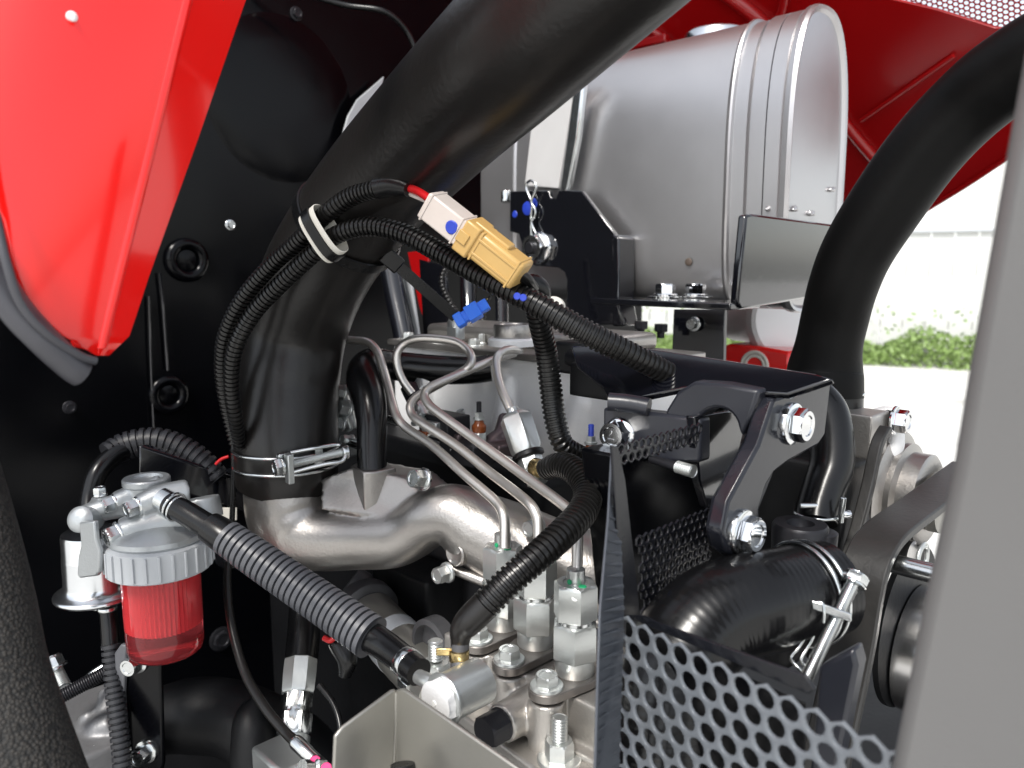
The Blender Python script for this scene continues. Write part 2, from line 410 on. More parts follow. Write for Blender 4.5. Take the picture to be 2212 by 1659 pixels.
# raised hood
h0 = P(1985, 468, 1.18); hn = (P(2190, 335, 1.02)-h0).cross(P(1650, -300, .92)-h0).normalized()
if hn.dot(CAM-h0) < 0: hn = -hn
hood = thing('raised_hood', 'raised red hood seen from underneath above the silver tank', 'hood', h0)
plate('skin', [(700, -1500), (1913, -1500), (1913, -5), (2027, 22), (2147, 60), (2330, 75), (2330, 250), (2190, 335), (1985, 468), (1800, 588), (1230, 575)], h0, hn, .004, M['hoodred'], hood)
def hdp(x, y, k=0): return onplane(x, y, h0+hn*k, hn)
def hrib(pl, w, k=.004, nm='pressed_rib'):
    S = []
    for x, y in pl:
        p = hdp(x, y, k); S.append((p.x, p.y, p.z, px(w, (p-CAM).dot(FW))))
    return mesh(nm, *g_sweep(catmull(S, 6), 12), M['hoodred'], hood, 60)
hrib([(1790, 215), (1840, 285), (1895, 350), (1950, 420)], 12)
hrib([(1500, -60), (1600, 10), (1660, 60), (1720, 110)], 16)
hrib([(1700, -60), (1690, 20), (1660, 90)], 10)
hrib([(1400, 60), (1435, 85), (1470, 120)], 9)
hrib([(1985, 462), (2090, 398), (2190, 332), (2330, 245)], 6, .001, 'rolled_edge')
hrib([(1860, 260), (1960, 190), (2060, 120)], 5)
u = (hdp(2200, 50)-hdp(1900, -60)).normalized(); v = hn.cross(u)
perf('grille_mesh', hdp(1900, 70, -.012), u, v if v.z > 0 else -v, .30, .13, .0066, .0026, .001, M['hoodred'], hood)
box('latch_bar', hdp(1405, 90, .02), .03, .006, .006, M['hoodred'], hood, bev=.002)
# far side of the bay under the tank: reflector bowl and red housing of the other head lamp
lp = P(1690, 690, 1.02)
hl = thing('headlamp', 'silver reflector bowl of the headlamp behind the radiator hose', 'headlamp', lp)
ax = (P(1570, 690, 1.16)-P(1700, 690, 1.0)).normalized()
rings('reflector_bowl', [(.036, 0), (.044, .004), (.046, .012), (.043, .03), (.036, .06), (.031, .09), (.030, .13), (.026, .15), (.02, .152)], P(1700, 690, 1.0), ax, M['alumatte'], hl, 40)
rings('lens_rim', [(.049, -.012), (.053, -.008), (.053, .006), (.048, .010)], P(1700, 690, 1.0), ax, M['white_paint'], hl, 40)
box('mounting_ear', P(1700, 618, 1.0), .010, .006, .010, M['darkmetal'], hl)
hb = thing('headlamp_housing', 'bright red lamp housing with round emblem below the silver reflector', 'housing', P(1640, 800, 1.0))
rp0 = P(1640, 780, .98)
plate('front_panel', [(1566, 743), (1640, 748), (1705, 760), (1705, 830), (1560, 830)], rp0, nB, .05, M['red'], hb, .004)
for R in (30, 22): ring_wire('emblem_ring', onplane(1630, 790, rp0, nB), nB, px(R, .98), px(4, .98), M['white'], hb, segs=8)
plate('inner_flange', [(1345, 752), (1392, 748), (1392, 770), (1345, 770)], P(1370, 760, 1.2), nB, .02, M['red'], hb)
# frame pieces seen between hose and tank
fr = thing('black_tube_frame', 'glossy black tube frame standing behind the injection pipes', 'frame', P(880, 760, .92))
tube('upright', [(840, 560, .96, 24), (855, 640, .95, 24), (880, 760, .93, 24), (890, 860, .92, 24)], M['gloss'], fr)
tube('upright', [(1010, 480, 1.05, 18), (1012, 640, 1.03, 18), (1015, 760, 1.0, 18)], M['gloss'], fr)
tube('upright', [(1075, 330, 1.1, 14), (1082, 560, 1.06, 14), (1085, 740, 1.0, 14)], M['gloss'], fr)
plate('gusset', [(905, 560), (960, 575), (975, 730), (915, 735)], P(930, 640, .99), nB, .004, M['gloss'], fr)
rs = plate('red_side_strip', [(880, 545), (925, 540), (925, 600), (985, 735), (930, 740), (905, 660)], P(930, 640, 1.03), nB, .004, M['hoodred'])
tag(rs, 'narrow dark red sheet strip behind the black tube frame', 'panel')
rs = plate('grey_support_strip', [(870, 600), (885, 598), (905, 735), (885, 738)], P(880, 640, .97), nB, .004, M['ring'])
tag(rs, 'narrow grey strip beside the dark red sheet behind the frame', 'strip')
o = corr('thin_wire_loom', [(975, 560, .9, 7), (955, 600, .9, 7), (965, 640, .9, 7), (1000, 690, .9, 7), (1040, 700, .9, 7), (1042, 650, .9, 6)], .0045, .0009, M['conduit'], segs=10)
tag(o, 'thin black corrugated loom hanging in front of the tube frame', 'loom')

# ================================================================== RED PANEL, LEFT FOREGROUND
rows = [-220, -60, 100, 260, 420, 560, 650, 715, 752, 768]
def itp(t, y):
    for i in range(len(t)-1):
        if t[i][0] <= y <= t[i+1][0]: return t[i][1]+(t[i+1][1]-t[i][1])*(y-t[i][0])/(t[i+1][0]-t[i][0])
    return t[-1][1]
cr = [(-220, 452), (0, 402), (100, 372), (200, 346), (330, 322), (500, 277), (650, 237), (768, 212)]
re = [(-900, 855), (-220, 612), (0, 531), (300, 428), (600, 321), (720, 282), (752, 268), (768, 236)]
le = [(-900, -760), (-220, -420), (0, -330), (260, -160), (420, -40), (480, 0), (560, 18), (620, 38), (660, 62), (700, 100), (735, 150), (768, 208)]
c0_, c1_ = P(402, 0, .338), P(212, 768, .332)
pl1 = (c1_-c0_).cross(P(-150, 300, .295)-c0_).normalized(); pl2 = (c1_-c0_).cross(P(428, 300, .360)-c0_).normalized()
V, Fc = [], []; cols = 20; rows = [-900+i*41.7 for i in range(41)]
for y in rows:
    xl, xc, xr = itp(le, y), 402-.2474*y, itp(re, y)
    xl = min(xl, xc-1)
    for k in range(cols):
        if k < 18:
            x = xl+(xc-xl)*k/17; q_ = (xc-x)/500; V.append(P(x, y, .338-.006*y/768-.075*q_+.04*q_*q_))
        elif k == 18: V.append(onplane(max(xr, xc+2), y, c0_, pl2))
        else: V.append(onplane(max(xr, xc+2), y, c0_, pl2) + (pl2 if pl2.y > 0 else -pl2)*.02)
for i in range(len(rows)-1):
    for k in range(cols-1): Fc.append([i*cols+k, i*cols+k+1, (i+1)*cols+k+1, (i+1)*cols+k])
rpn = thing('red_fender', 'glossy red fender coming to a point in the left foreground', 'fender', P(200, 760, .33))
o = mesh('skin', V, Fc, M['red'], rpn, 30)
m = o.modifiers.new('b', 'BEVEL'); m.width = .005; m.segments = 5; m.limit_method = 'ANGLE'; m.angle_limit = math.radians(6)
m = o.modifiers.new('s', 'SOLIDIFY'); m.thickness = .003; m.offset = -1
bolt(rpn, P(155, 36, .338-.075*.476+.04*.226), (CAM-P(155, 36, .3)), px(9, .3), .004, M['white_paint'], dish=False)
tube('crease_highlight_bead', [(402-.2474*y, y, .338-.006*y/768+.0016, 13) for y in (-900, -450, 0, 200, 400, 600, 700, 752)], M['red'], rpn, segs=20)  # rounded strip added along the crease to catch a highlight line
tube('rubber_trim', [(-280, -100, .282, 38), (-150, 200, .290, 39), (-60, 430, .300, 40), (-28, 560, .300, 42), (28, 660, .303, 42), (90, 730, .308, 40), (150, 786, .316, 38), (176, 806, .32, 36)], M['trim'], rpn, segs=20, flat=(1, .8))
tube('rubber_trim_lip', [(-240, -100, .276, 10), (-110, 200, .284, 10), (-20, 430, .292, 10), (12, 560, .292, 10), (45, 655, .296, 10), (100, 720, .303, 10), (170, 768, .314, 10), (206, 780, .32, 9)], M['trim'], rpn, segs=12)

# grey post, right foreground
pp = P(2200, 900, .215)
o = plate('grey_post', [(2250, -60), (2216, 100), (2190, 240), (2134, 560), (2092, 800), (2058, 1010), (1998, 1290), (1958, 1490), (1905, 1760), (2700, 1760), (2700, -60)], pp, (nB+A*.2).normalized(), .02, M['post'], None, .004)
tag(o, 'grey powder coated post close to the viewer on the right', 'post')
# woven cloth sleeve, left foreground
o = tube('woven_sleeve', [(-520, 100, .40, 90), (-340, 450, .38, 90), (-225, 700, .37, 90), (-155, 900, .365, 92), (-107, 1030, .36, 94), (-68, 1180, .358, 98), (-38, 1320, .355, 102), (-16, 1450, .35, 106), (20, 1580, .345, 112), (73, 1750, .34, 120)], M['woven'], segs=40, n=10)
tag(o, 'dark woven cable sleeve running down the left edge', 'sleeve')

# ================================================================== SILVER TANK
tR = P(1762, 352, .80)                       # centre of the right end
tk = thing('silver_tank', 'silver painted metal tank lying under the raised red hood', 'tank', tR - Z*.146)
def tsec(s, hh, hw, n=56, e=2.6):
    out = []
    for k in range(n):
        t = 2*math.pi*k/n; c_, s_ = math.cos(t), math.sin(t)
        out.append(tR - A*s + B*(hw*math.copysign(abs(c_)**(2/(e if s_ > 0 else 5.0)), c_)) + Z*(hh*math.copysign(abs(s_)**(2/(e if s_ > 0 else 5.0)), s_)))
    return out
def g_tank(prof, n=56):
    V, Fc = [], []
    for s, o_ in prof: V += tsec(s, .146+o_, .060+o_, n)
    for i in range(len(prof)-1):
        for k in range(n): Fc.append([i*n+k, i*n+(k+1) % n, (i+1)*n+(k+1) % n, (i+1)*n+k])
    return V, Fc+[list(range(n))[::-1], [(len(prof)-1)*n+k for k in range(n)]]
mesh('shell', *g_tank([(.044, -.006), (.046, -.0014), (.060, -.0012), (.0615, .0018), (.0635, .0026), (.0655, .0018), (.068, 0), (.2, 0), (.34, 0), (.364, 0), (.366, .0020), (.368, .0024), (.370, .0018), (.372, 0), (.43, 0), (.435, -.01)]), M['tank'], tk, 22)
mesh('end_band', *g_tank([(.010, -.004), (.008, -.001), (.009, .0006), (.0235, .0006), (.0242, -.001), (.0249, .0006), (.041, .0006), (.0425, -.0004), (.0435, -.003)]), M['tank'], tk, 22)
mesh('end_cap', *g_tank([(-.0005, -.045), (-.0002, -.012), (0, -.004), (-.003, -.001), (-.004, .002), (0, .0035), (.005, .003), (.0075, 0)]), M['tank'], tk, 22)
mesh('seam', *g_tank([(.0239, -.002), (.0239, .0002), (.0245, .0002), (.0245, -.002)]), M['darkmetal'], tk, 40)
for x, y in ((1660, 452), (1717, 452), (1752, 462), (1797, 410)):
    p = onplane(x, y, tR+nB*.060, nB) if x < 1700 else onplane(x, y, tR+A*.002, A)
    blob('weld_bead', [g_sweep([(*(p+B*(k_*.0028)+Z*(.0012*math.sin(k_*2.3+x))), .0024+.0009*math.sin(k_*1.9+x)) for k_ in range(-2, 3)], 8)], M['tank'], tk, .0012, 3)
cap = rings('filler_cap', [(.036, -.004), (.036, .008), (.034, .011), (.020, .013), (.004, .0135)], onplane(1548, 92, tR+Z*.148, Z), Z, M['cup'], tk, 40)
p = onplane(1487, 566, tR+nB*.0598, nB); d = (p-CAM).dot(FW)
rings('paint_chip', [(px(9, d), 0), (px(7, d), .0006), (px(3, d), .0008)], p, nB, M['gasket'], tk, 14)
# retaining strap
sp = tR+nB*.070
st = thing('tank_strap', 'bright steel strap hooked down the left part of the silver tank', 'strap', onplane(1190, 480, sp, nB))
plate('band', [(1132, 402), (1146, 280), (1205, 180), (1262, 150), (1234, 230), (1206, 408)], sp, nB, .004, M['zincwhite'], st, .0015)
plate('edge_bar', [(1236, 200), (1262, 160), (1248, 300), (1228, 405), (1212, 452), (1186, 486), (1198, 440), (1208, 405)], sp, nB, .010, M['zinc'], st, .003, .010)
plate('end_strip', [(1092, 330), (1112, 320), (1112, 640), (1090, 640)], sp, nB, .006, M['tank'], st, .002, -.03)
blob('weld_bead', [g_sweep([(q.x, q.y, q.z, .007) for q in (P(1093, 412, 1.0), P(1094, 424, 1.0), P(1093, 438, 1.0))], 8)], M['zinc'], st, .0015, 3)
# black hook bracket with nut and split pin
bp_ = tR+nB*.085
tb = thing('tank_bracket', 'black steel bracket with nut and split pin under the tank strap', 'bracket', onplane(1280, 690, bp_, nB))
plate('bracket_plate', [(1101, 413), (1185, 411), (1190, 428), (1200, 428), (1206, 411), (1257, 412), (1335, 513), (1333, 640), (1350, 700), (1222, 705), (1224, 606), (1219, 588), (1205, 578), (1155, 574), (1136, 560), (1128, 530), (1120, 505), (1101, 500)], bp_, nB, .006, M['gloss'], tb, .0012)
plate('folded_edge', [(1322, 505), (1337, 514), (1336, 660), (1345, 705), (1322, 705)], bp_, nB, .03, M['gloss'], tb, .002, .004)
p = onplane(1166, 536, bp_, nB); d = (p-CAM).dot(FW)
bolt(tb, p, nB, px(31, d), .016, M['chrome'], 1.12, rot=.1, name='nut')
rings('stud_end', [(px(13, d), 0), (px(13, d), .019), (px(11, d), .020)], p, nB, M['darkmetal'], tb, 20)
S = []
for x, y in ((1148, 520), (1147, 470), (1149, 440), (1138, 412), (1137, 398), (1147, 390), (1157, 398), (1157, 412), (1148, 436), (1155, 450), (1156, 465), (1148, 480), (1158, 505)):
    q = onplane(x, y, bp_+nB*.006, nB); S.append((q.x, q.y, q.z, .0016))
mesh('split_pin', *g_sweep(catmull(S, 6), 8), M['zinc'], tb, 60)
for x, y, r in ((1139, 450, 15), (1152, 440, 12), (1112, 463, 8)):
    rings('paint_mark', [(px(r, d), 0), (px(r*.8, d), .0007)], onplane(x, y, bp_, nB), nB, M['bluepaint'], tb, 14)
# right L bracket with two bolts
lb = thing('ledge_bracket', 'black L shaped ledge with two bolts below the tank', 'bracket', P(1470, 660, .78))
q0 = P(1590, 655, .74)
zt = Vector((0, 0, 1))
def ep(x, y): return onplane(x, y, q0, Z)
le_ = onplane(1590, 655, tR+A*.014, A); zz = le_.z
fl = [Vector((le_.x, le_.y, zz))+A*a_+B*b_ for a_, b_ in ((-.003, -.004), (-.003, .05), (-.16, .05), (-.16, -.004))]
bevel(mesh('ledge', *g_prism(fl, Z*-.006), M['gloss'], lb), .0012)
plate('upright_plate', [(1612, 464), (1625, 461), (1800, 484), (1780, 640), (1602, 668), (1594, 655)], tR+A*.014, A, .0085, M['gloss'], lb, .0025)
for x, y in ((1437, 640), (1502, 640)):
    p = onplane(x, y+2, Vector((0, 0, zz)), Z); d = (p-CAM).dot(FW)
    bolt(lb, p, Z, px(22, d), .0125, M['chrome'], 1.25, washer=1.75, rot=.5)
plate('support_leg', [(1455, 668), (1565, 668), (1562, 800), (1450, 800)], P(1500, 720, .86), nB, .006, M['gloss'], lb)
bolt(lb, P(1500, 700, .855), nB, px(12, .85), .008)
for x, y in ((1385, 694), (1428, 700)):
    rings('nut', [(px(15, .86), 0, 'h'), (px(15, .86), .008, 'h'), (px(8, .86), .009), (px(8, .86), .015)], P(x, y, .86), -Z, M['darkmetal'], lb, 24)

# ================================================================== INTAKE HOSE
HR = .040
hp = [(620, 1034, 108), (620, 985, 109), (621, 900, 108.5), (624, 820, 108), (640, 715, 108), (680, 600, 112), (745, 492, 117), (832, 384, 125), (960, 250, 139), (1090, 124, 155), (1230, -10, 170), (1420, -190, 188), (1660, -420, 208), (1960, -700, 232)]
hc = [(x, y, HR*F/r, r) for x, y, r in hp]
o = tube('intake_hose', hc, M['rubber'], None, n=12, segs=56, R=HR)
tag(o, 'large black rubber intake hose bending up across the picture', 'hose')
hb0 = P(620, 985, HR*F/109)
clp = thing('wire_hose_clamp', 'zinc double wire clamp round the foot of the intake hose', 'hose clamp', hb0-Z*.02)
for dz in (0.0075, -.0055):
    ring_wire('wire_ring', hb0+Z*dz, Z, HR+.0012, .0013, M['zinc'], clp)
tocam = (CAM-hb0); tocam.z = 0; tocam.normalize(); side = Vector((-tocam.y, tocam.x, 0))
if side.x < 0: side = -side
sc_ax = (P(745, 976, .60)-P(597, 1010, .57)).normalized()
p = P(602, 1009, .572)
bolt(clp, p + sc_ax*.003, -sc_ax, .0068, .0065, M['zinc'], 1.0, name='screw_head', rot=.2)
thread('screw', p+sc_ax*.003, sc_ax, .0030, .047, .0011, M['zincmatte'], clp)
box('nut_plate', P(625, 1012, .572), .0022, .0040, .0108, M['zincmatte'], clp, ax=sc_ax, ay=sc_ax.cross(Z).normalized(), az=Z, bev=.0006)
box('nut_plate', P(612, 996, .578), .0042, .0028, .0060, M['zinc'], clp, ax=sc_ax, ay=sc_ax.cross(Z).normalized(), az=Z, bev=.0006)
tube('wire_loop', [(628, 978, .585, 4.5), (680, 968, .59, 4.5), (728, 961, .60, 4.5), (742, 968, .597, 4.5), (747, 982, .595, 4.5), (738, 996, .592, 4.5), (700, 1003, .587, 4.5), (632, 1020, .58, 4.5)], M['zinc'], clp, segs=10)
rings('end_collar', [(.0052, 0), (.0056, .001), (.0056, .004), (.0048, .005)], P(738, 978, .597), sc_ax, M['zinc'], clp)

# ================================================================== CONDUITS, TIES, CONNECTORS
CP, CD = .0034, .0011
C1 = [(508, 960, .60, 13), (496, 900, .60, 16), (484, 840, .595, 16.5), (480, 790, .59, 17), (487, 725, .58, 17.5), (522, 650, .57, 18), (580, 580, .56, 18.5), (645, 520, .545, 19), (705, 462, .53, 20), (760, 424, .52, 21), (825, 405, .505, 21.5)]
C2 = [(518, 965, .60, 13), (508, 900, .585, 16), (500, 830, .575, 17), (507, 755, .565, 18), (545, 680, .56, 18.5), (610, 610, .55, 19), (675, 550, .54, 19.5), (722, 510, .53, 20), (790, 490, .52, 20.5), (865, 502, .51, 22), (945, 542, .50, 23.5), (1045, 598, .485, 25), (1150, 652, .475, 27), (1262, 716, .47, 28.5), (1375, 772, .475, 27), (1470, 822, .488, 25), (1560, 872, .505, 24)]
t = thing('looped_conduit', 'upper black corrugated conduit looping down the left side of the hose', 'conduit', P(508, 960, .6))
corr('corrugated_tube', C1, CP, CD, M['conduit'], t)
tube('tape_wrap', [(815, 406, .507, 24), (845, 400, .503, 24), (868, 403, .50, 22), (884, 409, .497, 17)], M['plastic'], t)
t = thing('long_conduit', 'long black corrugated conduit crossing from the hose to the bracket', 'conduit', P(518, 965, .6))
corr('corrugated_tube', C2, CP, CD, M['conduit'], t)
for x, y in ((1117, 640), (1130, 643)): rings('paint_mark', [(.0022, 0), (.0018, .0006)], P(x, y, .458), (CAM-P(x, y, .458)), M['bluepaint'], t, 12)
t = thing('hanging_conduit', 'black corrugated conduit hanging straight down beside the injector', 'conduit', P(1250, 985, .56))
corr('corrugated_tube', [(1150, 640, .52, 24), (1163, 690, .53, 24), (1180, 760, .545, 24.5), (1190, 840, .55, 25), (1200, 910, .55, 25), (1218, 962, .55, 24), (1258, 985, .555, 22)], CP, CD, M['conduit'], t)
tube('tape_wrap', [(1130, 628, .505, 20), (1150, 615, .505, 24), (1166, 632, .51, 25), (1158, 660, .52, 24)], M['plastic'], t)
# black cable tie round hose
ti = thing('cable_tie', 'black cable tie strapped round the intake hose with a long tail', 'cable tie', P(745, 492, .59))
hi_, hj_ = P(680, 600, HR*F/112), P(832, 384, HR*F/125)
tax = (hj_-hi_).normalized(); tcx = P(752, 486, HR*F/117.5)
u, v, w = frame(tax); V, Fc = [], []; n = 56
for k in range(n):
    t_ = 2*math.pi*k/n; rr = u*math.cos(t_)+v*math.sin(t_)
    for ro, hw in ((HR+.0009, -.0046), (HR+.0022, -.0042), (HR+.0022, .0042), (HR+.0009, .0046)): V.append(tcx+rr*ro+tax*hw)
for k in range(n):
    for j in range(4): Fc.append([k*4+j, k*4+(j+1) % 4, ((k+1) % n)*4+(j+1) % 4, ((k+1) % n)*4+j])
mesh('strap', V, Fc, M['plastic'], ti, 40)
hd = P(846, 562, .575); dv = (P(990, 690, .60)-hd).normalized()
nv = (CAM-hd).normalized(); sv = dv.cross(nv).normalized()
box('locking_head', hd, .0075, .0062, .0045, M['plastic'], ti, dv, sv, dv.cross(sv), .0012)
box('tail', hd+dv*.034, .030, .0042, .0009, M['plastic'], ti, dv, sv, dv.cross(sv), .0003)
# small second tie over the two conduits, with white tape under it
cdir = (P(760, 424, .52)-P(645, 520, .545)).normalized(); cc = P(699, 505, .530)
wv = (P(725, 540, .53)-P(675, 470, .53)); wv = (wv - cdir*wv.dot(cdir)).normalized(); dv2 = cdir.cross(wv)
def band(name, hl_, hw_, wd_, th_, mt, parent, off=0):
    V, Fc = [], []; n = 40
    for k in range(n):
        t_ = 2*math.pi*k/n; c_, s_ = math.cos(t_), math.sin(t_)
        e = 2/2.8; X = math.copysign(abs(c_)**e, c_); Y = math.copysign(abs(s_)**e, s_)
        for ex, hw in ((0, -wd_), (th_, -wd_*.94), (th_, wd_*.94), (0, wd_)):
            V.append(cc+cdir*(hw+off)+wv*(X*(hl_+ex))+dv2*(Y*(hw_+ex)))
    for k in range(n):
        for j in range(4): Fc.append([k*4+j, k*4+(j+1) % 4, ((k+1) % n)*4+(j+1) % 4, ((k+1) % n)*4+j])
    return mesh(name, V, Fc, mt, parent, 40)
o = band('white_tape_band', .0178, .0084, .0074, .0006, M['white'], None); tag(o, 'white tape band holding both conduits against the hose', 'tape')
o = band('conduit_tie', .0186, .0092, .0036, .0012, M['plastic'], None, .0); tag(o, 'short black cable tie cinched over the white tape', 'cable tie')
# two part connector
cn = thing('wire_connector', 'two part milky white and amber plug in front of the tank bracket', 'connector', P(1130, 600, .47))
ca, cb = P(930, 440, .475), P(1128, 596, .465); cx = (cb-ca).normalized(); cz_ = ((CAM-ca)-(CAM-ca).dot(cx)*cx).normalized(); cy_ = cx.cross(cz_)
cz2 = (cz_*.9+cy_*.35).normalized(); cy2 = cx.cross(cz2)
L = (cb-ca).length
w_ = box('white_half', ca+cx*(L*.20), L*.21, .0084, .0088, M['connwhite'], cn, cx, cy2, cz2, .0012)
box('amber_collar', ca+cx*(L*.47), L*.075, .0102, .0102, M['connyellow'], cn, cx, cy2, cz2, .0012)
box('amber_half', ca+cx*(L*.73), L*.27, .0089, .0089, M['connyellow'], cn, cx, cy2, cz2, .002)
box('latch', ca+cx*(L*.62)-cy2*.008, L*.18, .003, .005, M['connyellow'], cn, cx, cy2, cz2, .001)
for f_ in (.03, .36): box('moulded_rib', ca+cx*(L*f_), .0006, .0089, .0093, M['connwhite'], cn, cx, cy2, cz2, .0003)
for f_ in (.57, .95): box('moulded_rib', ca+cx*(L*f_), .0007, .0094, .0094, M['connyellow'], cn, cx, cy2, cz2, .0003)
for s_2 in (-1, 1): box('guide_rail', ca+cx*(L*.76)+cz2*.0089+cy2*(.0045*s_2), L*.2, .0007, .0006, M['connyellow'], cn, cx, cy2, cz2, .0002)
box('latch_tongue', ca+cx*(L*.44)+cz2*.0104, L*.05, .0035, .0008, M['connyellow'], cn, cx, cy2, cz2, .0003)
rings('paint_mark', [(.0042, 0), (.0036, .0006)], ca+cx*(L*.31)+cz2*.0089, cz2, M['bluepaint'], cn, 16)
tube('red_wire', [(872, 404, .50, 9), (896, 410, .495, 9), (920, 424, .485, 9), (945, 446, .475, 9)], M['wirered'], cn, segs=12)
tube('white_wire', [(872, 412, .502, 5), (896, 424, .497, 5), (925, 436, .485, 5)], M['connwhite'], cn, segs=8)
tube('black_lead', [(1120, 590, .468, 14), (1140, 606, .475, 13), (1152, 622, .485, 13)], M['plastic'], cn, segs=12)
# blue connector
bc = thing('blue_connector', 'small bright blue plug hanging above the valve cover', 'connector', P(990, 695, .60))
ba, bb = P(984, 697, .60), P(1054, 656, .60); bx_ = (bb-ba).normalized(); bz_ = ((CAM-ba)-(CAM-ba).dot(bx_)*bx_).normalized(); bz_ = (bz_+UP*.3).normalized(); bz_ = (bz_-bx_*bz_.dot(bx_)).normalized(); by_ = bx_.cross(bz_); L = (bb-ba).length
box('body', ba+bx_*(L*.5), L*.5, .0042, .0040, M['blue'], bc, bx_, by_, bz_, .0008)
box('shoulder', ba+bx_*(L*.55), L*.19, .0060, .0056, M['blue'], bc, bx_, by_, bz_, .0008)
box('rear_skirt', ba+bx_*(L*.13), L*.12, .0052, .0050, M['blue'], bc, bx_, by_, bz_, .0008)
tube('terminal', [(1046, 662, .6, 3), (1052, 654, .6, 3), (1053, 645, .6, 2.5)], M['brass'], bc, segs=8)
tube('black_lead', [(1060, 640, .60, 3), (1052, 654, .6, 4), (1046, 662, .6, 3)], M['plastic'], bc, segs=8)

# ================================================================== ENGINE: block, valve cover, manifold
eb = thing('engine_block', 'dark engine block behind the intake manifold', 'engine', P(1000, 1500, .8))
def vz(x, y, d): return P(x, y, d).z
c = P(980, 1200, .80); c = Vector((c.x, c.y, P(980, 960, .74).z - .20))
box('block_casting', c + B*.06 - A*.06, .23, .115, .20, M['block'], eb, bev=.012, seg=3)
box('dark_filler_block', P(1490, 1140, .66), .10, .02, .085, M['block'], eb, bev=.008, seg=3)  # dark box added to block the bright background behind the guard mesh
tube('casting_pipe', [(760, 1250, .70, 30), (810, 1290, .70, 36), (850, 1330, .69, 38)], M['greycast'], eb, segs=20)
blob('side_lug', [g_box(P(900, 1290, .69), .04, .02, .03), g_sweep(ctrl([(870, 1260, .69, 30), (930, 1300, .67, 34)]), 14)], M['block'], eb, .003, 4)
tube('sump_cover', [(330, 1560, .66, 66), (420, 1545, .655, 78), (520, 1560, .65, 80), (640, 1640, .64, 90), (700, 1760, .63, 90)], M['block'], eb, segs=28)
tube('dome', [(560, 1500, .62, 6), (545, 1545, .615, 36), (548, 1600, .612, 48), (555, 1700, .61, 54)], M['block'], eb, segs=24)
# head: alloy deck below the valve cover
vc = thing('valve_cover', 'cast aluminium valve cover with round oil cap behind the pipes', 'valve cover', P(1100, 960, .72))
vp = P(1090, 772, .70)                     # a point on the upper front edge
ztop = P(1000, 740, .705).z
f0 = onplane(850, 790, vp, nB); f1 = onplane(1345, 800, vp, nB)
a0 = (f0-vp).dot(A); a1 = (f1-vp).dot(A)
base = Vector((vp.x, vp.y, 0)); ln = (a1-a0); mid = (a0+a1)/2
zfl = P(1090, 765, .70).z
def cv(a, b, z): return base + A*a + B*b + Z*z
lower = g_box(cv(mid, .052, zfl-.083), ln/2, .052, .080)
bul1 = g_sweep([(*cv(mid+.02, .006, zfl-.02), .010), (*cv(mid+.018, -.002, zfl-.060), .012), (*cv(mid+.016, -.004, zfl-.11), .013)], 14)
bul2 = g_sweep([(*cv(a0+.055, .004, zfl-.012), .010), (*cv(a0+.054, .0, zfl-.05), .010), (*cv(a0+.053, .006, zfl-.075), .006)], 14)
bul3 = g_sweep([(*cv(a1-.04, .012, zfl-.03), .016), (*cv(a1-.06, .004, zfl-.08), .014)], 14)
blob('cover_casting', [lower, bul1, bul2, bul3], M['alumatte'], vc, .0022, 8)
bevel(mesh('cover_flange', *g_box(cv(mid, .055, zfl), ln/2+.002, .061, .0032), M['alu'], vc), .0016)
box('cover_top', cv(mid-.01, .066, zfl+.0105), ln/2-.03, .040, .008, M['alu'], vc, bev=.006, seg=4)
for t in (.06, .22, .40, .58, .76, .93): bolt(vc, cv(a0+(a1-a0)*t, .006, zfl+.0032), Z, .0058, .007, M['zincmatte'], 1.3)

oc = onplane(1108, 730, Vector((0, 0, zfl+.018)), Z); d = (oc-CAM).dot(FW)
rings('oil_cap', [(px(41, d), 0), (px(42, d), .001), (px(42, d), .010), (px(40, d), .0115), (px(30, d), .0115), (px(28, d), .0105), (px(6, d), .0105)], oc, Z, M['alu'], vc, 48)
rings('cap_seat', [(px(54, d), -.006), (px(54, d), -.001), (px(50, d), .0004), (px(20, d), .0005)], oc, Z, M['alumatte'], vc, 40)
for x, y, r in ((1040, 736, 9), (1117, 752, 10), (990, 712, 8)):
    p = onplane(x, y+8, Vector((0, 0, zfl+.0032)), Z); bolt(vc, p, Z, px(r, .7), .010, M['zincmatte'])
dn = P(985, 722, .69)
rings('acorn_nut', [(.0085, -.004, 'h'), (.0085, .006, 'h'), (.0072, .007), (.0074, .011), (.0055, .0148), (.003, .0165), (.0008, .017)], dn, Z, M['zincmatte'], vc, 24)
p = P(1195, 668, .68)
rings('white_cap', [(.010, -.006), (.0105, .004), (.008, .008), (.002, .009)], p, (CAM-p)+Z*.4, M['white'], vc, 24)
deck = thing('cylinder_head', 'dark alloy cylinder head carrying the glow plugs and injectors', 'cylinder head', P(1100, 1000, .66))
box('head_casting', cv(mid, .03, zfl-.188), ln/2+.02, .085, .032, M['greycast'], deck, bev=.004)
for x, y, d, blue in ((1035, 936, .615, 0), (1276, 992, .555, 1)):
    gp = thing('glow_plug', 'glow plug terminal with blue tip by the dark bracket' if blue else 'glow plug terminal with amber insulator between pipe and injector', 'glow plug', P(x, y, d))
    rings('base', [(.0062, -.012, 'h'), (.0062, 0, 'h'), (.005, .001)], P(x, y, d), Z, M['zincmatte'], gp)
    rings('insulator', [(.0052, .001), (.0056, .003), (.0056, .006), (.004, .008), (.0032, .011)], P(x, y, d), Z, M['amber'], gp)
    rings('nut', [(.0046, .011), (.0046, .0125), (.0034, .0127, 'h'), (.0034, .0165, 'h'), (.0022, .0168)], P(x, y, d), Z, M['zincmatte'], gp)
    thread('stud', P(x, y, d)+Z*.0165, Z, .0021, .008, .0009, M['bluepaint'] if blue else M['darkmetal'], gp)
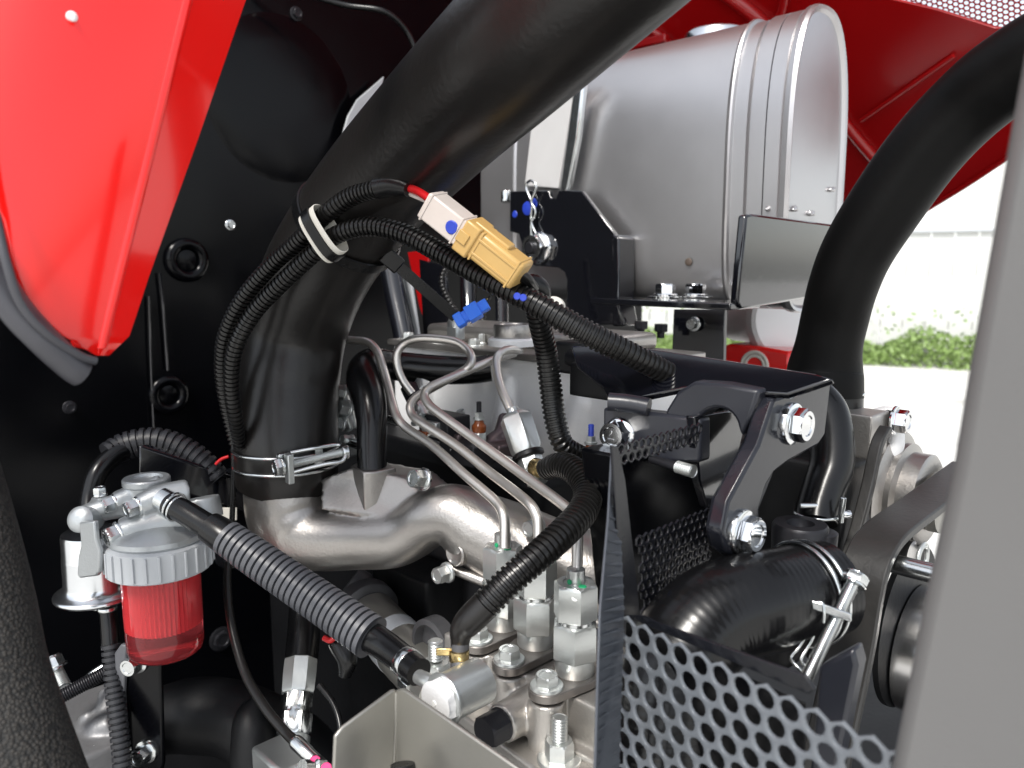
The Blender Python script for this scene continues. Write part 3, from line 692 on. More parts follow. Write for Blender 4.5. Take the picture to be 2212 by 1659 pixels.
# manifold
mf = thing('intake_manifold', 'cast aluminium intake manifold curving from the hose to the right', 'manifold', P(700, 1230, .62))
mp = [(622, 1020, .632, 92), (622, 1075, .632, 92), (630, 1120, .63, 90), (655, 1152, .625, 80)]
mp2 = [(640, 1150, .627, 78), (700, 1163, .62, 70), (770, 1163, .612, 67), (845, 1160, .602, 67), (890, 1146, .594, 62), (930, 1120, .585, 60), (975, 1112, .582, 68), (1030, 1142, .582, 82), (1110, 1180, .580, 92), (1200, 1212, .572, 88), (1340, 1265, .56, 88)]
web = g_prism([P(x, y, d) for x, y, d in ((690, 1105, .600), (690, 1035, .612), (757, 1010, .604), (870, 1030, .592), (905, 1060, .585), (905, 1120, .58))], B*.03)
blob('manifold_casting', [g_sweep(catmull(ctrl(mp), 6), 32), g_sweep(catmull(ctrl(mp2), 6), 28), web], M['alu'], mf, .0017, 9)
def prism_px(name, pl, ext, mt, parent, bev=.001):
    return bevel(mesh(name, *g_prism([P(*q) for q in pl], ext), mt, parent), bev)
zb = P(790, 1022, .585).z
bt = [onplane(x, y, Vector((0, 0, zb)), Z) for x, y in ((757, 1006), (785, 1020), (811, 1019), (856, 1010), (835, 996), (780, 994))]
bevel(mesh('nipple_boss', *g_prism(bt, -Z*.030), M['alu'], mf), .0012)
for x, y, d, r, ax in ((916, 1036, .572, 21, (nB*.9+Z*.25)), (968, 1236, .568, 19, nB), (1163, 1136, .548, 19, nB), (690, 1000, .60, 9, Z)):
    bolt(mf, P(x, y, d), ax.normalized(), px(r, d), .011, M['zincmatte'] if r != 21 else M['zinc'], 1.2)
q = P(985, 1195, .5655)
pg = rings('core_plug', [(px(30, .55), -.004), (px(30, .55), .001), (px(27, .55), .0022), (px(25, .55), .0022), (px(23, .55), .0012, 'h'), (px(14, .55), .0008, 'h')], q, (nB+A*.0), M['alu'], mf, 36)
for pl in ([(960, 1222, .575, 10), (1060, 1262, .565, 12), (1180, 1305, .552, 12), (1300, 1350, .54, 12)],): tube('casting_rib', pl, M['alu'], mf)
# small black hose
o = tube('coolant_hose', [(804, 1022, .605, 32), (803, 960, .61, 32), (803, 910, .615, 33), (797, 860, .625, 36), (785, 816, .64, 38), (800, 788, .66, 35), (850, 790, .685, 32), (930, 798, .69, 32), (1010, 800, .69, 30), (1060, 795, .69, 29)], M['hose'], segs=26, n=10)
tag(o, 'short glossy black hose elbow rising from the aluminium manifold', 'hose')
# odd hardware behind the hose foot
hw = thing('throttle_linkage', 'small zinc linkage hidden behind the glossy black elbow hose', 'linkage', P(745, 900, .68))
blob('lever', [g_sweep(ctrl([(735, 850, .68, 16), (745, 890, .68, 20), (760, 930, .68, 14)]), 10), g_box(P(748, 965, .67), .014, .01, .006)], M['zincmatte'], hw, .0015, 3)
for x, y, r in ((742, 848, 15), (752, 884, 17), (740, 916, 13), (760, 952, 11)): bolt(hw, P(x, y, .655), (nB+Z*.3).normalized(), px(r, .655), .010, M['zincmatte'], 1.2)
rings('pin', [(.004, 0), (.004, .05), (.003, .051)], P(735, 950, .66), A, M['zinc'], hw)
rings('pin', [(.0035, 0), (.0035, .018), (.003, .019)], P(832, 905, .645), A, M['zinc'], hw)
# dark clutter on the head between pipes
cl = thing('fuel_rail_clips', 'dark clip and small fittings under the injection pipes', 'clip', P(910, 900, .64))
box('clip_block', P(960, 920, .64), .018, .012, .010, M['darkmetal'], cl)
box('clip_block', P(1010, 975, .62), .020, .012, .008, M['darkmetal'], cl)
box('washer_plate', P(940, 925, .632), .008, .006, .006, M['zincmatte'], cl)
tube('return_pipe', [(930, 905, .65, 8), (970, 950, .635, 9), (1030, 975, .625, 9), (1110, 996, .60, 8)], M['zincmatte'], cl, segs=10)
M['purple'] = mat('tinted_clamp_steel', (.13, .10, .105), .35, .8, .2, 60, .2, 300)
blob('injector_clamp', [g_sweep(ctrl([(1062, 958, .622, 22), (1082, 938, .625, 18), (1090, 900, .64, 14)]), 14), g_box(P(1068, 968, .62), .016, .010, .006)], M['purple'], cl, .0014, 3)
blob('injector_clamp', [g_sweep(ctrl([(940, 900, .65, 16), (960, 930, .64, 20)]), 12), g_box(P(985, 948, .635), .012, .008, .006)], M['purple'], cl, .0014, 3)
for x, y, d, r in ((905, 912, .635, 13), (925, 936, .63, 11), (1000, 905, .66, 10), (985, 985, .62, 9)): bolt(cl, P(x, y, d), (Z+nB*.4).normalized(), px(r, d), .008, M['zincmatte'])
box('seal_ring', P(917, 935, .63), .006, .004, .002, M['amber'], cl)

# ================================================================== INJECTION PIPES
PRr = .0034
def ipipe(label, pl, nutd=None, loc=None):
    t = thing('injection_pipe', label, 'fuel pipe', P(*pl[-1][:3]), 'steel injection pipes')
    tube('pipe', [(*q, 10) for q in pl], M['steel'], t, n=12, segs=16, R=PRr); return t
ipipe('leftmost steel injection pipe, coming from behind the intake hose',
      [(715, 731, .66), (760, 735, .655), (790, 738, .65), (808, 750, .645), (820, 772, .64), (836, 825, .63), (851, 882, .615), (862, 907, .607), (882, 927, .60), (936, 964, .58), (1000, 1022, .553), (1045, 1060, .537), (1073, 1086, .527), (1086, 1108, .52), (1090, 1135, .516), (1090, 1185, .512)])
ipipe('steel injection pipe looping round above the black elbow hose',
      [(890, 850, .645), (870, 822, .645), (858, 790, .645), (859, 760, .645), (875, 741, .645), (905, 731, .64), (956, 733, .635), (991, 741, .63), (1013, 760, .625), (1019, 778, .62), (1008, 796, .618), (970, 818, .618), (930, 840, .615), (898, 859, .61), (886, 878, .605), (892, 898, .60), (912, 914, .592), (985, 962, .57), (1055, 1018, .545), (1113, 1062, .52), (1145, 1090, .505), (1158, 1112, .50), (1163, 1138, .497), (1163, 1232, .49)])
ipipe('rightmost steel injection pipe, bending behind the thick hose',
      [(1112, 762, .64), (1065, 778, .63), (1014, 799, .62), (956, 824, .605), (928, 838, .60), (917, 853, .596), (925, 872, .59), (948, 892, .582), (1020, 945, .56), (1122, 1020, .525), (1211, 1086, .492), (1238, 1112, .482), (1247, 1145, .477), (1247, 1190, .474), (1246, 1265, .47)])
ip4 = ipipe('short steel injection pipe dropping into the tilted injector nut',
      [(1118, 757, .64), (1100, 755, .632), (1082, 762, .625), (1073, 778, .62), (1075, 811, .61), (1085, 846, .60), (1100, 880, .592), (1109, 902, .588)])
# injector with nuts
ij = thing('injector', 'tilted fuel injector with large bright hex nut left of the hanging conduit', 'injector', P(1152, 1020, .57))
i0, i1 = P(1112, 898, .588), P(1152, 1015, .575); ia = (i1-i0).normalized()
def q2(pr, k=1.26): return [(a[0]*k, a[1]*k)+tuple(a[2:]) for a in pr]
rings('union_nut', q2([(.0045, -.001), (.0070, -.001), (.0092, .0005, 'h'), (.0098, .002, 'h'), (.0098, .021, 'h'), (.0085, .023), (.004, .0232)]), i0, ia, M['zincmatte'], ij, 36, .9)
rings('seal', q2([(.0088, .0232), (.0095, .0240), (.0095, .026), (.008, .0268)]), i0, ia, M['plastic'], ij, 24)
rings('body_nut', q2([(.0066, .0268), (.0074, .027, 'h'), (.0074, .033, 'h'), (.0062, .034), (.0062, .042), (.005, .043)]), i0, ia, M['zincmatte'], ij, 36, .7)
rings('inlet_tube', [(.0045, -.006), (.005, -.004), (.005, .0005)], i0, ia, M['zincmatte'], ij)
rings('banjo', [(.006, 0), (.0066, .001), (.0066, .007), (.0055, .008), (.0055, .018)], P(1152, 1008, .562), (P(1190, 1018, .55)-P(1152, 1008, .562)), M['brass'], ij, 24)
box('paint_mark', P(1122, 893, .582), .0025, .001, .001, M['greenpaint'], ij, bev=.0003)
ij2 = thing('injector', 'far dark injector fitting under the looping pipe', 'injector', P(895, 870, .655))
j0 = P(884, 838, .658); ja = (P(905, 880, .645)-j0).normalized()
rings('union_nut', [(.0045, -.003), (.0052, -.001), (.0078, 0, 'h'), (.0082, .002, 'h'), (.0082, .016, 'h'), (.006, .018)], j0, ja, M['darkmetal'], ij2, 36)
rings('body_nut', [(.006, .018, 'h'), (.006, .026, 'h'), (.005, .027), (.005, .034)], j0, ja, M['zincmatte'], ij2, 36)
rings('side_nut', [(.007, 0, 'h'), (.007, .008, 'h'), (.005, .009)], P(918, 838, .66), nB+Z*.4, M['zincmatte'], ij2, 36)

# ================================================================== INJECTION PUMP
zp = P(1180, 1505, .462).z                 # upper deck of the pump
def onz(x, y, z): return onplane(x, y, Vector((0, 0, z)), Z)
ip = thing('injection_pump', 'sand cast alloy injection pump below the three hex columns', 'fuel pump', P(1120, 1640, .46)-Z*.03)
ce = onz(1175, 1450, zp)
g1 = g_box(ce + B*.026 - A*.006 - Z*.030, .078, .036, .030)
front = onz(1040, 1560, zp-.022)
g2 = g_box(ce + B*.012 - A*.006 - Z*.036, .074, .030, .010)
cols = []
VALV = [(1086, 1370, .508), (1157, 1410, .486), (1241, 1472, .462)]
BLT = [(1033, 1402), (1100, 1448), (1181, 1506)]
def flz(i): return onz(VALV[i][0], VALV[i][1], zp)
for x, y in BLT:
    p = onz(x, y, zp); cols.append(g_sweep([(p.x, p.y, zp-.001, .0104), (p.x, p.y, zp-.05, .0110)], 20))
pb = onz(1098, 1500, zp) - Z*.016
cols.append(g_sweep([(*(pb - B*.006), .0115), (*(pb+B*.03), .0125)], 20))
blob('pump_casting', [g1, g2]+cols, M['pump'], ip, .0014, 6)
ft = [onplane(x, y, Vector((0, 0, zp-.030)), Z) for x, y in ((985, 1535), (1160, 1665), (1330, 1790), (1420, 1700), (1230, 1540), (1080, 1450))]
bevel(mesh('mounting_flange', *g_prism(ft, -Z*.009), M['pump'], ip), .002, 3)
ft2 = [onplane(x, y, Vector((0, 0, zp-.0396)), Z) for x, y in ((975, 1545), (1150, 1678), (1330, 1815), (1420, 1700), (1230, 1540), (1080, 1450))]
mesh('gasket', *g_prism(ft2, -Z*.0022), M['gasket'], ip)
ft3 = [onplane(x, y, Vector((0, 0, zp-.0420)), Z) for x, y in ((962, 1550), (1140, 1690), (1330, 1840), (1420, 1700), (1230, 1540), (1060, 1450))]
bevel(mesh('base_plate', *g_prism(ft3, -Z*.012), M['pump'], ip), .002, 3)
# delivery valve columns
lab = ['leftmost pump hex column, standing behind the leak hose', 'middle pump hex column, partly behind the corrugated hose', 'rightmost pump hex column with green paint, beside the guard']
for i, (x, y, d) in enumerate(VALV):
    b0 = flz(i); k = (b0-CAM).dot(FW)/.475; dv_ = thing('delivery_valve', lab[i], 'valve holder', b0, 'hex columns on the injection pump')
    bpos = onz(*BLT[i], zp); u_ = (bpos-b0); Lb = u_.length; u_.normalize(); s_ = Z.cross(u_)
    pts = [b0 + (u_*math.cos(t)+s_*math.sin(t))*.0150 for t in [math.radians(80+20*j) for j in range(11)]]
    pts += [bpos + (u_*math.cos(t)+s_*math.sin(t))*.0108 for t in [math.radians(-80+16*j) for j in range(11)]]
    bevel(mesh('clamp_plate', *g_prism([w_+Z*.0012 for w_ in pts], Z*.0052), M['plateedge'], dv_), .0005)
    zz0 = .0064
    R = .0137
    rings('collar', [(R*.84, 0), (R*.87, .0008), (R*.87, .0102), (R*.84, .0106)], b0+Z*zz0, Z, M['zincmatte'], dv_, 40)
    rings('lower_hex', [(R*.84, .0098), (R*1.0, .0102, 'h'), (R*1.05, .0114, 'h'), (R*1.05, .0302, 'h'), (R*1.01, .0316, 'h'), (R*.86, .0322), (R*.72, .0324)], b0+Z*zz0, Z, M['zincmatte'], dv_, 48, .25+i*.35)
    rings('neck', [(R*.80, .0320), (R*.84, .0326), (R*.84, .0344), (R*.7, .0350)], b0+Z*zz0, Z, M['zinc'], dv_, 32)
    rings('upper_hex', [(R*.80, .0344), (R*.95, .0348, 'h'), (R*.98, .0358, 'h'), (R*.98, .0545, 'h'), (R*.94, .0558, 'h'), (R*.80, .0566), (R*.56, .0566), (R*.5, .0560)], b0+Z*zz0, Z, M['zincmatte'], dv_, 48, .75-i*.3)
    rings('pipe_sleeve', [(R*.38, .054), (R*.40, .0556), (R*.40, .0645), (R*.34, .065)], b0+Z*zz0, Z, M['zincmatte'], dv_, 24)
    bolt(dv_, bpos+Z*zz0, Z, .0070, .0080, M['zincmatte'], 1.40, rot=.2+i, dish=True, ft=.30)
    if i != 1:
        rings('paint_mark', [(R*.20, .0564), (R*.15, .0570)], b0+Z*zz0+A*R*.55-B*R*.2, Z, M['greenpaint'], dv_, 12)
        rings('paint_mark', [(R*.12, 0), (R*.10, .0006)], b0+Z*(zz0+.058)+nB*R*.41, nB, M['greenpaint'], dv_, 12)
    if i == 2: rings('paint_mark', [(.0026, 0), (.002, .0006)], b0+Z*(zz0+.047)+(CAM-b0-Z*.06).normalized()*R*.88, (CAM-b0), M['fleck'], dv_, 9)
# banjo bolt, plug, stud
bj = thing('banjo_union', 'large silver banjo bolt at the left end of the pump', 'banjo bolt', P(990, 1500, .43))
h_ = P(938, 1520, .405)
rings('banjo_barrel', [(.0105, .0075), (.0125, .008), (.0125, .032), (.011, .0325)], h_, B, M['zincmatte'], bj, 40)
rings('hex_head', [(.0096, 0), (.0112, .0006), (.0120, .0014, 'h'), (.0120, .0052, 'h'), (.0105, .0055)], h_, B, M['alumatte'], bj, 48, .4)
rings('copper_washer', [(.0132, .0055), (.0136, .006), (.0136, .0072), (.0130, .0076)], h_, B, M['zincmatte'], bj, 40)
rings('centre_mark', [(.0018, .0002), (.0015, -.0004)], h_, B, M['fleck'], bj, 12)
tube('spigot', [(992, 1470, .425, 20), (993, 1425, .43, 20), (994, 1385, .432, 20)], M['greycast'], bj, segs=20)
rings('spring_clip', [(px(21, .43), -.003), (px(22, .43), -.0025), (px(22, .43), .0025), (px(21, .43), .003)], P(992, 1415, .43), Z, M['brass'], bj, 28)
box('clip_ear', P(966, 1408, .43), .0060, .0008, .0020, M['brass'], bj, ax=RT, ay=FW, az=UP, bev=.0004)
tube('inlet_spigot', [(905, 1462, .432, 16), (925, 1472, .425, 17), (950, 1485, .42, 17)], M['zincmatte'], bj, segs=18)
bolt(bj, P(948, 1580, .41)+nB*0, nB, .0062, .008, M['zinc'], 1.2, name='bolt')
p = pb - B*.006
pl_ = rings('hex_plug', [(.0098, 0), (.0100, .001, 'h'), (.0100, .012, 'h'), (.0085, .0135)], p, -B, M['darkmetal'], ip, 36, .5)
p = onz(1208, 1640, zp-.030)
bolt(ip, p, Z, .0084, .012, M['zincmatte'], 1.5, ft=.16, name='flange_nut', dish=False)
thread('stud', p+Z*.010, Z, .0046, .015, .0018, M['zincmatte'], ip)
p = onz(938, 1425, zp+.002)
thread('stud', P(941, 1425, .48), Z, .0045, .012, .0018, M['zincmatte'], ip)
bolt(ip, P(941, 1432, .48)-Z*.008, Z, .009, .009, M['zincmatte'], 1.4, dish=False, name='flange_nut')
# folded shield plate
sp0 = P(855, 1490, .405)
sh = thing('shield_plate', 'folded nickel grey shield plate at the bottom below the banjo bolt', 'shield', P(860, 1650, .40))
plate('right_wing', [(852, 1492), (868, 1488), (880, 1496), (1160, 1690), (1160, 1760), (845, 1760)], sp0, nB, .0022, M['shield'], sh, .0008)
plate('left_wing', [(856, 1490), (848, 1492), (740, 1572), (724, 1592), (716, 1760), (846, 1760)], sp0, A, .0022, M['shield'], sh, .0008)
tube('fold', [(856, 1494, .406, 6), (853, 1560, .409, 7), (848, 1680, .414, 7), (846, 1760, .418, 7)], M['shield'], sh, segs=12)
tube('rubber_bumper', [(870, 1650, .385, 26), (872, 1700, .383, 34), (874, 1760, .38, 36)], M['plastic'], sh, segs=20)

# leak-off hose
lh = thing('leak_off_hose', 'thick black corrugated hose arching down over the steel pipes', 'hose', P(1000, 1380, .435))
corr('corrugated_tube', [(1178, 1014, .535, 24), (1200, 1006, .525, 27), (1225, 1008, .515, 30), (1255, 1030, .50, 31), (1270, 1065, .485, 32), (1258, 1105, .468, 33), (1218, 1150, .45, 34), (1160, 1203, .438, 34), (1100, 1255, .432, 34), (1045, 1310, .43, 34)], .0034, .0013, M['conduit'], lh, segs=22)
tube('smooth_end', [(1050, 1305, .43, 33), (1015, 1340, .43, 32), (998, 1362, .431, 27), (994, 1385, .432, 21), (993, 1400, .432, 20)], M['rubber'], lh, segs=24)

# ================================================================== FUEL FILTER
ff = thing('fuel_filter', 'fuel filter with red transparent bowl under a silver die cast head', 'fuel filter', P(348, 1425, .55))
fd = .55; fx = P(345, 1197, fd); k = fd/F
R = 82*k
rings('filter_bowl', [(R*.985, .0), (R*.985, -.010), (R*.97, -.048), (R*.965, -.0585), (R*.93, -.0625), (R*.86, -.0645), (R*.70, -.0655), (R*.2, -.066)], fx-Z*.006, Z, M['bowl'], ff, 56, smooth=60)
V, Fc = [], []; n = 96
for i in range(n):
    t = 2*math.pi*i/n; r = R*(.86 if i % 2 else .78)
    for z in (-.004, -.051): V.append(fx+Vector((r*math.cos(t), r*math.sin(t), z)))
for i in range(n): j = (i+1) % n; Fc.append([2*i, 2*j, 2*j+1, 2*i+1])
Fc.append([2*i+1 for i in range(n)])
mesh('pleated_element', V, Fc, M['element'], ff, 0)
Rr = 108*k; pr = []
V, Fc = [], []; n = 72
rg = [(.93, .0118), (1.0, .0105), (1.0, -.0085), (.96, -.0095), (.80, -.0095)]
for a_, z in rg:
    for i in range(n):
        t = 2*math.pi*i/n; notch = .02 if i % 6 == 0 and a_ == 1.0 else 0
        V.append(fx+Vector((Rr*(a_-notch)*math.cos(t), Rr*(a_-notch)*math.sin(t), z)))
for q in range(len(rg)-1):
    for i in range(n): j = (i+1) % n; Fc.append([q*n+i, q*n+j, (q+1)*n+j, (q+1)*n+i])
Fc.append(list(range(n)))
mesh('lock_ring', V, Fc, M['ring'], ff, 30)
for i in range(26):
    t = 2*math.pi*i/26+.05; rd = Vector((math.cos(t), math.sin(t), 0))
    box('grip_rib', fx+rd*(Rr*1.0)+Z*.001, .0011, .0009, .0085, M['ring'], ff, rd, Z.cross(rd), Z, .0004)
rings('head_disc', [(R*1.20, .0115), (R*1.24, .0135), (R*1.22, .0165), (R*1.12, .0185), (R*.95, .021), (R*.4, .026)], fx, Z, M['filterhead'], ff, 56)
blob('head_casting', [
    g_sweep(catmull(ctrl([(262, 1152, .535, 33), (320, 1138, .54, 36), (400, 1120, .55, 36)]), 4), 18),      # lower cross bore
    g_sweep(catmull(ctrl([(302, 1094, .535, 27), (345, 1075, .54, 28), (405, 1066, .55, 32)]), 4), 18),      # outlet bore
    g_sweep(catmull(ctrl([(252, 1086, .55, 25), (300, 1068, .555, 26), (352, 1048, .56, 25)]), 4), 18),      # upper bore
    g_sweep(catmull(ctrl([(180, 1118, .545, 25), (230, 1098, .55, 26), (280, 1092, .555, 26)]), 4), 18),      # cock bore
    g_sweep([(*P(318, 1072, .56), .0130), (*(P(318, 1072, .56)+Z*.010), .0140)], 20),
    g_sweep(ctrl([(330, 1080, .552, 50), (338, 1150, .55, 66), (342, 1190, .55, 70)]), 24),
    g_sweep(ctrl([(216, 1072, .553, 18), (217, 1104, .553, 20)]), 14),
    g_sweep(ctrl([(432, 1075, .585, 40), (440, 1120, .585, 42)]), 20)], M['filterhead'], ff, .0014, 5)
rings('port_rim', [(.0150, 0), (.0158, .001), (.0158, .0045), (.0150, .0055), (.0110, .0055), (.0104, .0035), (.002, .0032)], P(318, 1062, .56)+Z*.005, Z, M['filterhead'], ff, 36)
cax = -(P(400, 1060, .55)-P(300, 1095, .535)).normalized()
for x, y, d, r in ((250, 1085, .548, 17), (300, 1092, .533, 19), (258, 1152, .532, 24)):
    bolt(ff, P(x, y, d), (cax+Vector((0, -.35, .0))).normalized(), px(r, d), .009, M['zinc'], 1.12, ft=.18, name='plug_bolt')
bolt(ff, P(217, 1070, .552), Z, px(14, .55), .006, M['zinc'], 1.1, name='bleed_screw')
lv = P(180, 1122, .535)
rings('cock_boss', [(.0082, -.012), (.0088, 0), (.0088, .004), (.006, .0065), (.002, .007)], lv, (CAM-lv).normalized()-RT*.5, M['filterhead'], ff, 28)
plate('cock_lever', [(170, 1128), (203, 1126), (206, 1165), (214, 1190), (213, 1235), (207, 1245), (172, 1250), (166, 1243), (168, 1205), (174, 1180)], P(190, 1180, .525), (nB+A*.35).normalized(), .004, M['filterhead'], ff, .0012)
# tin cup
cu = thing('sediment_cup', 'bright tin cup with rolled rim left of the red filter bowl', 'cup', P(210, 1290, .585))
cb_ = P(212, 1285, .585); kc = .585/F
rings('cup_wall', [(80*kc, -.0004), (85*kc, .0004), (87*kc, .0018), (86*kc, .0034), (82*kc, .0042), (74*kc, .0056), (68*kc, .0076), (65*kc, .011), (64.5*kc, .030), (64.5*kc, .0305), (63*kc, .0315), (63*kc, .046), (61*kc, .0482), (52*kc, .0492), (10*kc, .050)], cb_, Z, M['cup'], cu, 56, smooth=50)
bolt(cu, cb_-Z*.004, -Z, .006, .006, M['zincmatte'])
# hose to the bracket below
vh = thing('drain_hose', 'short black hose with wire clip below the tin cup', 'hose', P(255, 1659, .57))
tube('hose_wall', [(230, 1296, .58, 17), (236, 1340, .578, 19), (240, 1400, .575, 19)], M['hose'], vh)
rings('wire_clip', [(18*kc, 0), (19.5*kc, .0008), (19.5*kc, .002), (18*kc, .003)], P(231, 1304, .575), Z, M['zinc'], vh, 24)
rings('wire_clip', [(19*kc, 0), (20.5*kc, .0008), (20.5*kc, .002), (19*kc, .003)], P(232, 1318, .575), Z, M['zinc'], vh, 24)
corr('split_sleeve', [(240, 1392, .573, 20), (247, 1480, .568, 20), (257, 1570, .562, 20), (268, 1690, .555, 20)], .0042, .0018, M['sleevedark'], vh, pat=((0, 1), (.1, 0), (.7, 0), (.8, 1)))
# feed hose with ribbed sleeve
fh = thing('feed_hose', 'fuel hose in a grey ribbed sleeve running from filter to banjo bolt', 'hose', P(900, 1455, .44))
tube('rubber_end', [(365, 1088, .53, 25), (398, 1106, .525, 26), (440, 1132, .52, 27), (478, 1155, .515, 28)], M['hose'], fh, segs=24)
rings('hose_stub', [(.0078, -.010), (.0078, 0), (.0094, .001), (.0094, .003), (.008, .0035)], P(372, 1090, .532), (P(398, 1106, .525)-P(365, 1088, .53)), M['zinc'], fh, 28)
tube('tape_wrap', [(452, 1138, .517, 33), (480, 1156, .514, 36), (510, 1178, .511, 35)], M['plastic'], fh, segs=24)
corr('ribbed_sleeve', [(488, 1160, .512, 38), (560, 1210, .505, 41), (640, 1265, .497, 43), (720, 1320, .487, 45), (812, 1384, .474, 48)], .0046, .0030, M['sleeve'], fh, pat=((0, 1), (.05, 0), (.70, 0), (.75, 1)), segs=32)
tube('rubber_tail', [(795, 1372, .475, 33), (830, 1394, .468, 32), (870, 1424, .455, 31), (905, 1452, .443, 31)], M['hose'], fh, segs=24)
cdv = (P(905, 1452, .443)-P(870, 1424, .455)).normalized()
rings('band_clamp', [(px(33, .45), -.003), (px(34, .45), -.0025), (px(34, .45), .0025), (px(33, .45), .003)], P(880, 1432, .452), cdv, M['zinc'], fh, 32)
box('clamp_tab', P(872, 1480, .445), .005, .0025, .0012, M['zinc'], fh, cdv, Z, cdv.cross(Z).normalized(), .0004)
box('clamp_tab', P(858, 1436, .452), .004, .003, .0012, M['zinc'], fh, RT, UP, FW, .0004)
for dx in (0, 8): ring_wire('spring_wire', P(374+dx, 1094+dx*.6, .528), (P(398, 1106, .525)-P(365, 1088, .53)), px(27, .528), .0009, M['zinc'], fh)
# arched hose behind the filter
ah = thing('arched_hose', 'black hose in ribbed sleeve arching behind the fuel filter', 'hose', P(196, 1100, .60))
tube('rubber_hose', [(192, 1108, .59, 19), (196, 1070, .595, 20), (212, 1020, .60, 21), (245, 985, .61, 21), (280, 966, .62, 20)], M['hose'], ah, segs=20)
corr('ribbed_sleeve', [(232, 984, .612, 28), (265, 966, .62, 30), (310, 955, .625, 31), (355, 957, .628, 31), (400, 975, .63, 30), (440, 1003, .632, 29), (475, 1040, .635, 27)], .0052, .0018, M['sleevedark'], ah, pat=((0, 1), (.06, 0), (.66, 0), (.72, 1)), segs=26)
tube('red_wire', [(466, 1003, .625, 3.5), (478, 992, .625, 3.5), (494, 986, .625, 3.5)], M['wirered'], ah, segs=8)
tube('thin_black_pipe', [(503, 935, .62, 6), (505, 1000, .62, 6), (503, 1080, .62, 6), (500, 1160, .62, 6)], M['plastic'], ah, segs=10)
bh = thing('filter_mount', 'black bracket holding the filter head against the firewall', 'bracket', P(460, 1100, .63))
box('mount_arm', P(440, 1040, .625), .05, .006, .013, M['gloss'], bh, ax=(P(500, 1060, .64)-P(380, 1020, .61)).normalized(), ay=FW, az=UP, bev=.002)
box('mount_foot', P(500, 1120, .66), .012, .012, .04, M['gloss'], bh, bev=.002)
bolt(bh, P(478, 1082, .64), nB, .006, .006, M['darkmetal'])
box('label_scrap', P(490, 1110, .63), .008, .001, .005, M['white'], bh, RT, FW, UP, .0003)
# ================================================================== LOWER LEFT
lbk = thing('lower_bracket', 'black plate with two bright flange bolts below the red bowl', 'bracket', P(300, 1659, .56))
b0 = P(300, 1520, .57)
plate('bracket_plate', [(258, 1405), (272, 1388), (300, 1392), (345, 1420), (352, 1650), (340, 1700), (275, 1700), (266, 1560)], b0, (nB+A*.6).normalized(), .004, M['wallblack'], lbk, .0015)
plate('bent_flange', [(246, 1412), (260, 1392), (272, 1395), (266, 1500), (278, 1690), (262, 1690)], b0, (nB+A*.6).normalized(), .004, M['sleeve'], lbk, .0012, .004)
for x, y in ((298, 1428), (318, 1622)): bolt(lbk, onplane(x, y, b0, (nB+A*.6).normalized()), (nB+A*.6).normalized(), px(20, .57), .011, M['zinc'], 1.3, name='flange_bolt')
gb = thing('gearbox_casting', 'rough grey gearbox casting in the bottom left corner', 'casting', P(200, 1659, .6))
blob('casting', [g_box(P(205, 1640, .63), .05, .03, .035), g_sweep(ctrl([(170, 1590, .62, 30), (225, 1575, .61, 34), (250, 1560, .61, 26)]), 14), g_sweep(ctrl([(190, 1540, .62, 22), (205, 1580, .615, 26), (200, 1640, .61, 30)]), 14), g_sweep(ctrl([(228, 1490, .63, 16), (232, 1540, .62, 24)]), 12)], M['greycast2'], gb, .002, 4)
for x, y, r in ((158, 1632, 9), (205, 1620, 8), (176, 1650, 9)): bolt(gb, P(x, y, .59), nB, px(r, .59), .006, M['zincmatte'])
tr = thing('adjuster_rod', 'thin threaded rod slanting beside the woven sleeve', 'rod', P(105, 1520, .58))
thread('rod', P(100, 1522, .575), (P(218, 1458, .59)-P(100, 1522, .575)), .0052, .045, .0016, M['darkmetal'], tr)
ab = thing('adjuster_bolt', 'single zinc bolt standing near the woven sleeve', 'bolt', P(125, 1480, .6))
bolt(ab, P(118, 1446, .6), (P(100, 1420, .6)-P(128, 1480, .6)), .0085, .010, M['zinc'], 1.2, name='head')
thread('shank', P(118, 1446, .6), (P(140, 1490, .59)-P(118, 1446, .6)), .0055, .018, .0016, M['zincmatte'], ab)
tube('link_rod', [(170, 1490, .6, 9), (195, 1460, .61, 9), (225, 1440, .615, 9)], M['zinc'], ab, segs=12)
# hydraulic hose with crimp
hy = thing('hydraulic_hose', 'black hydraulic hose with crimped zinc fitting at the bottom', 'hose', P(640, 1659, .58))
tube('hose_wall', [(660, 1250, .67, 32), (658, 1330, .65, 34), (655, 1380, .635, 35), (650, 1432, .62, 36)], M['hose'], hy, segs=24)
hx = (P(634, 1600, .585)-P(650, 1430, .62)).normalized(); h0_ = P(650, 1425, .62)
rings('crimp_sleeve', [(.0118, 0), (.0132, .001), (.0134, .010), (.0128, .024), (.0120, .026)], h0_, hx, M['zincmatte'], hy, 8, .2, 20)
rings('hex_nut', [(.0105, .026), (.0118, .027, 'h'), (.0118, .036, 'h'), (.0105, .037), (.0105, .040), (.0126, .041, 'h'), (.0126, .054, 'h'), (.0105, .056)], h0_, hx, M['zinc'], hy, 36)
rings('adapter', [(.0105, .056), (.012, .057), (.0122, .085), (.013, .088), (.013, .12)], h0_, hx, M['zincmatte'], hy, 28)
box('adapter_block', P(615, 1668, .56), .022, .014, .016, M['zincmatte'], hy, bev=.003)
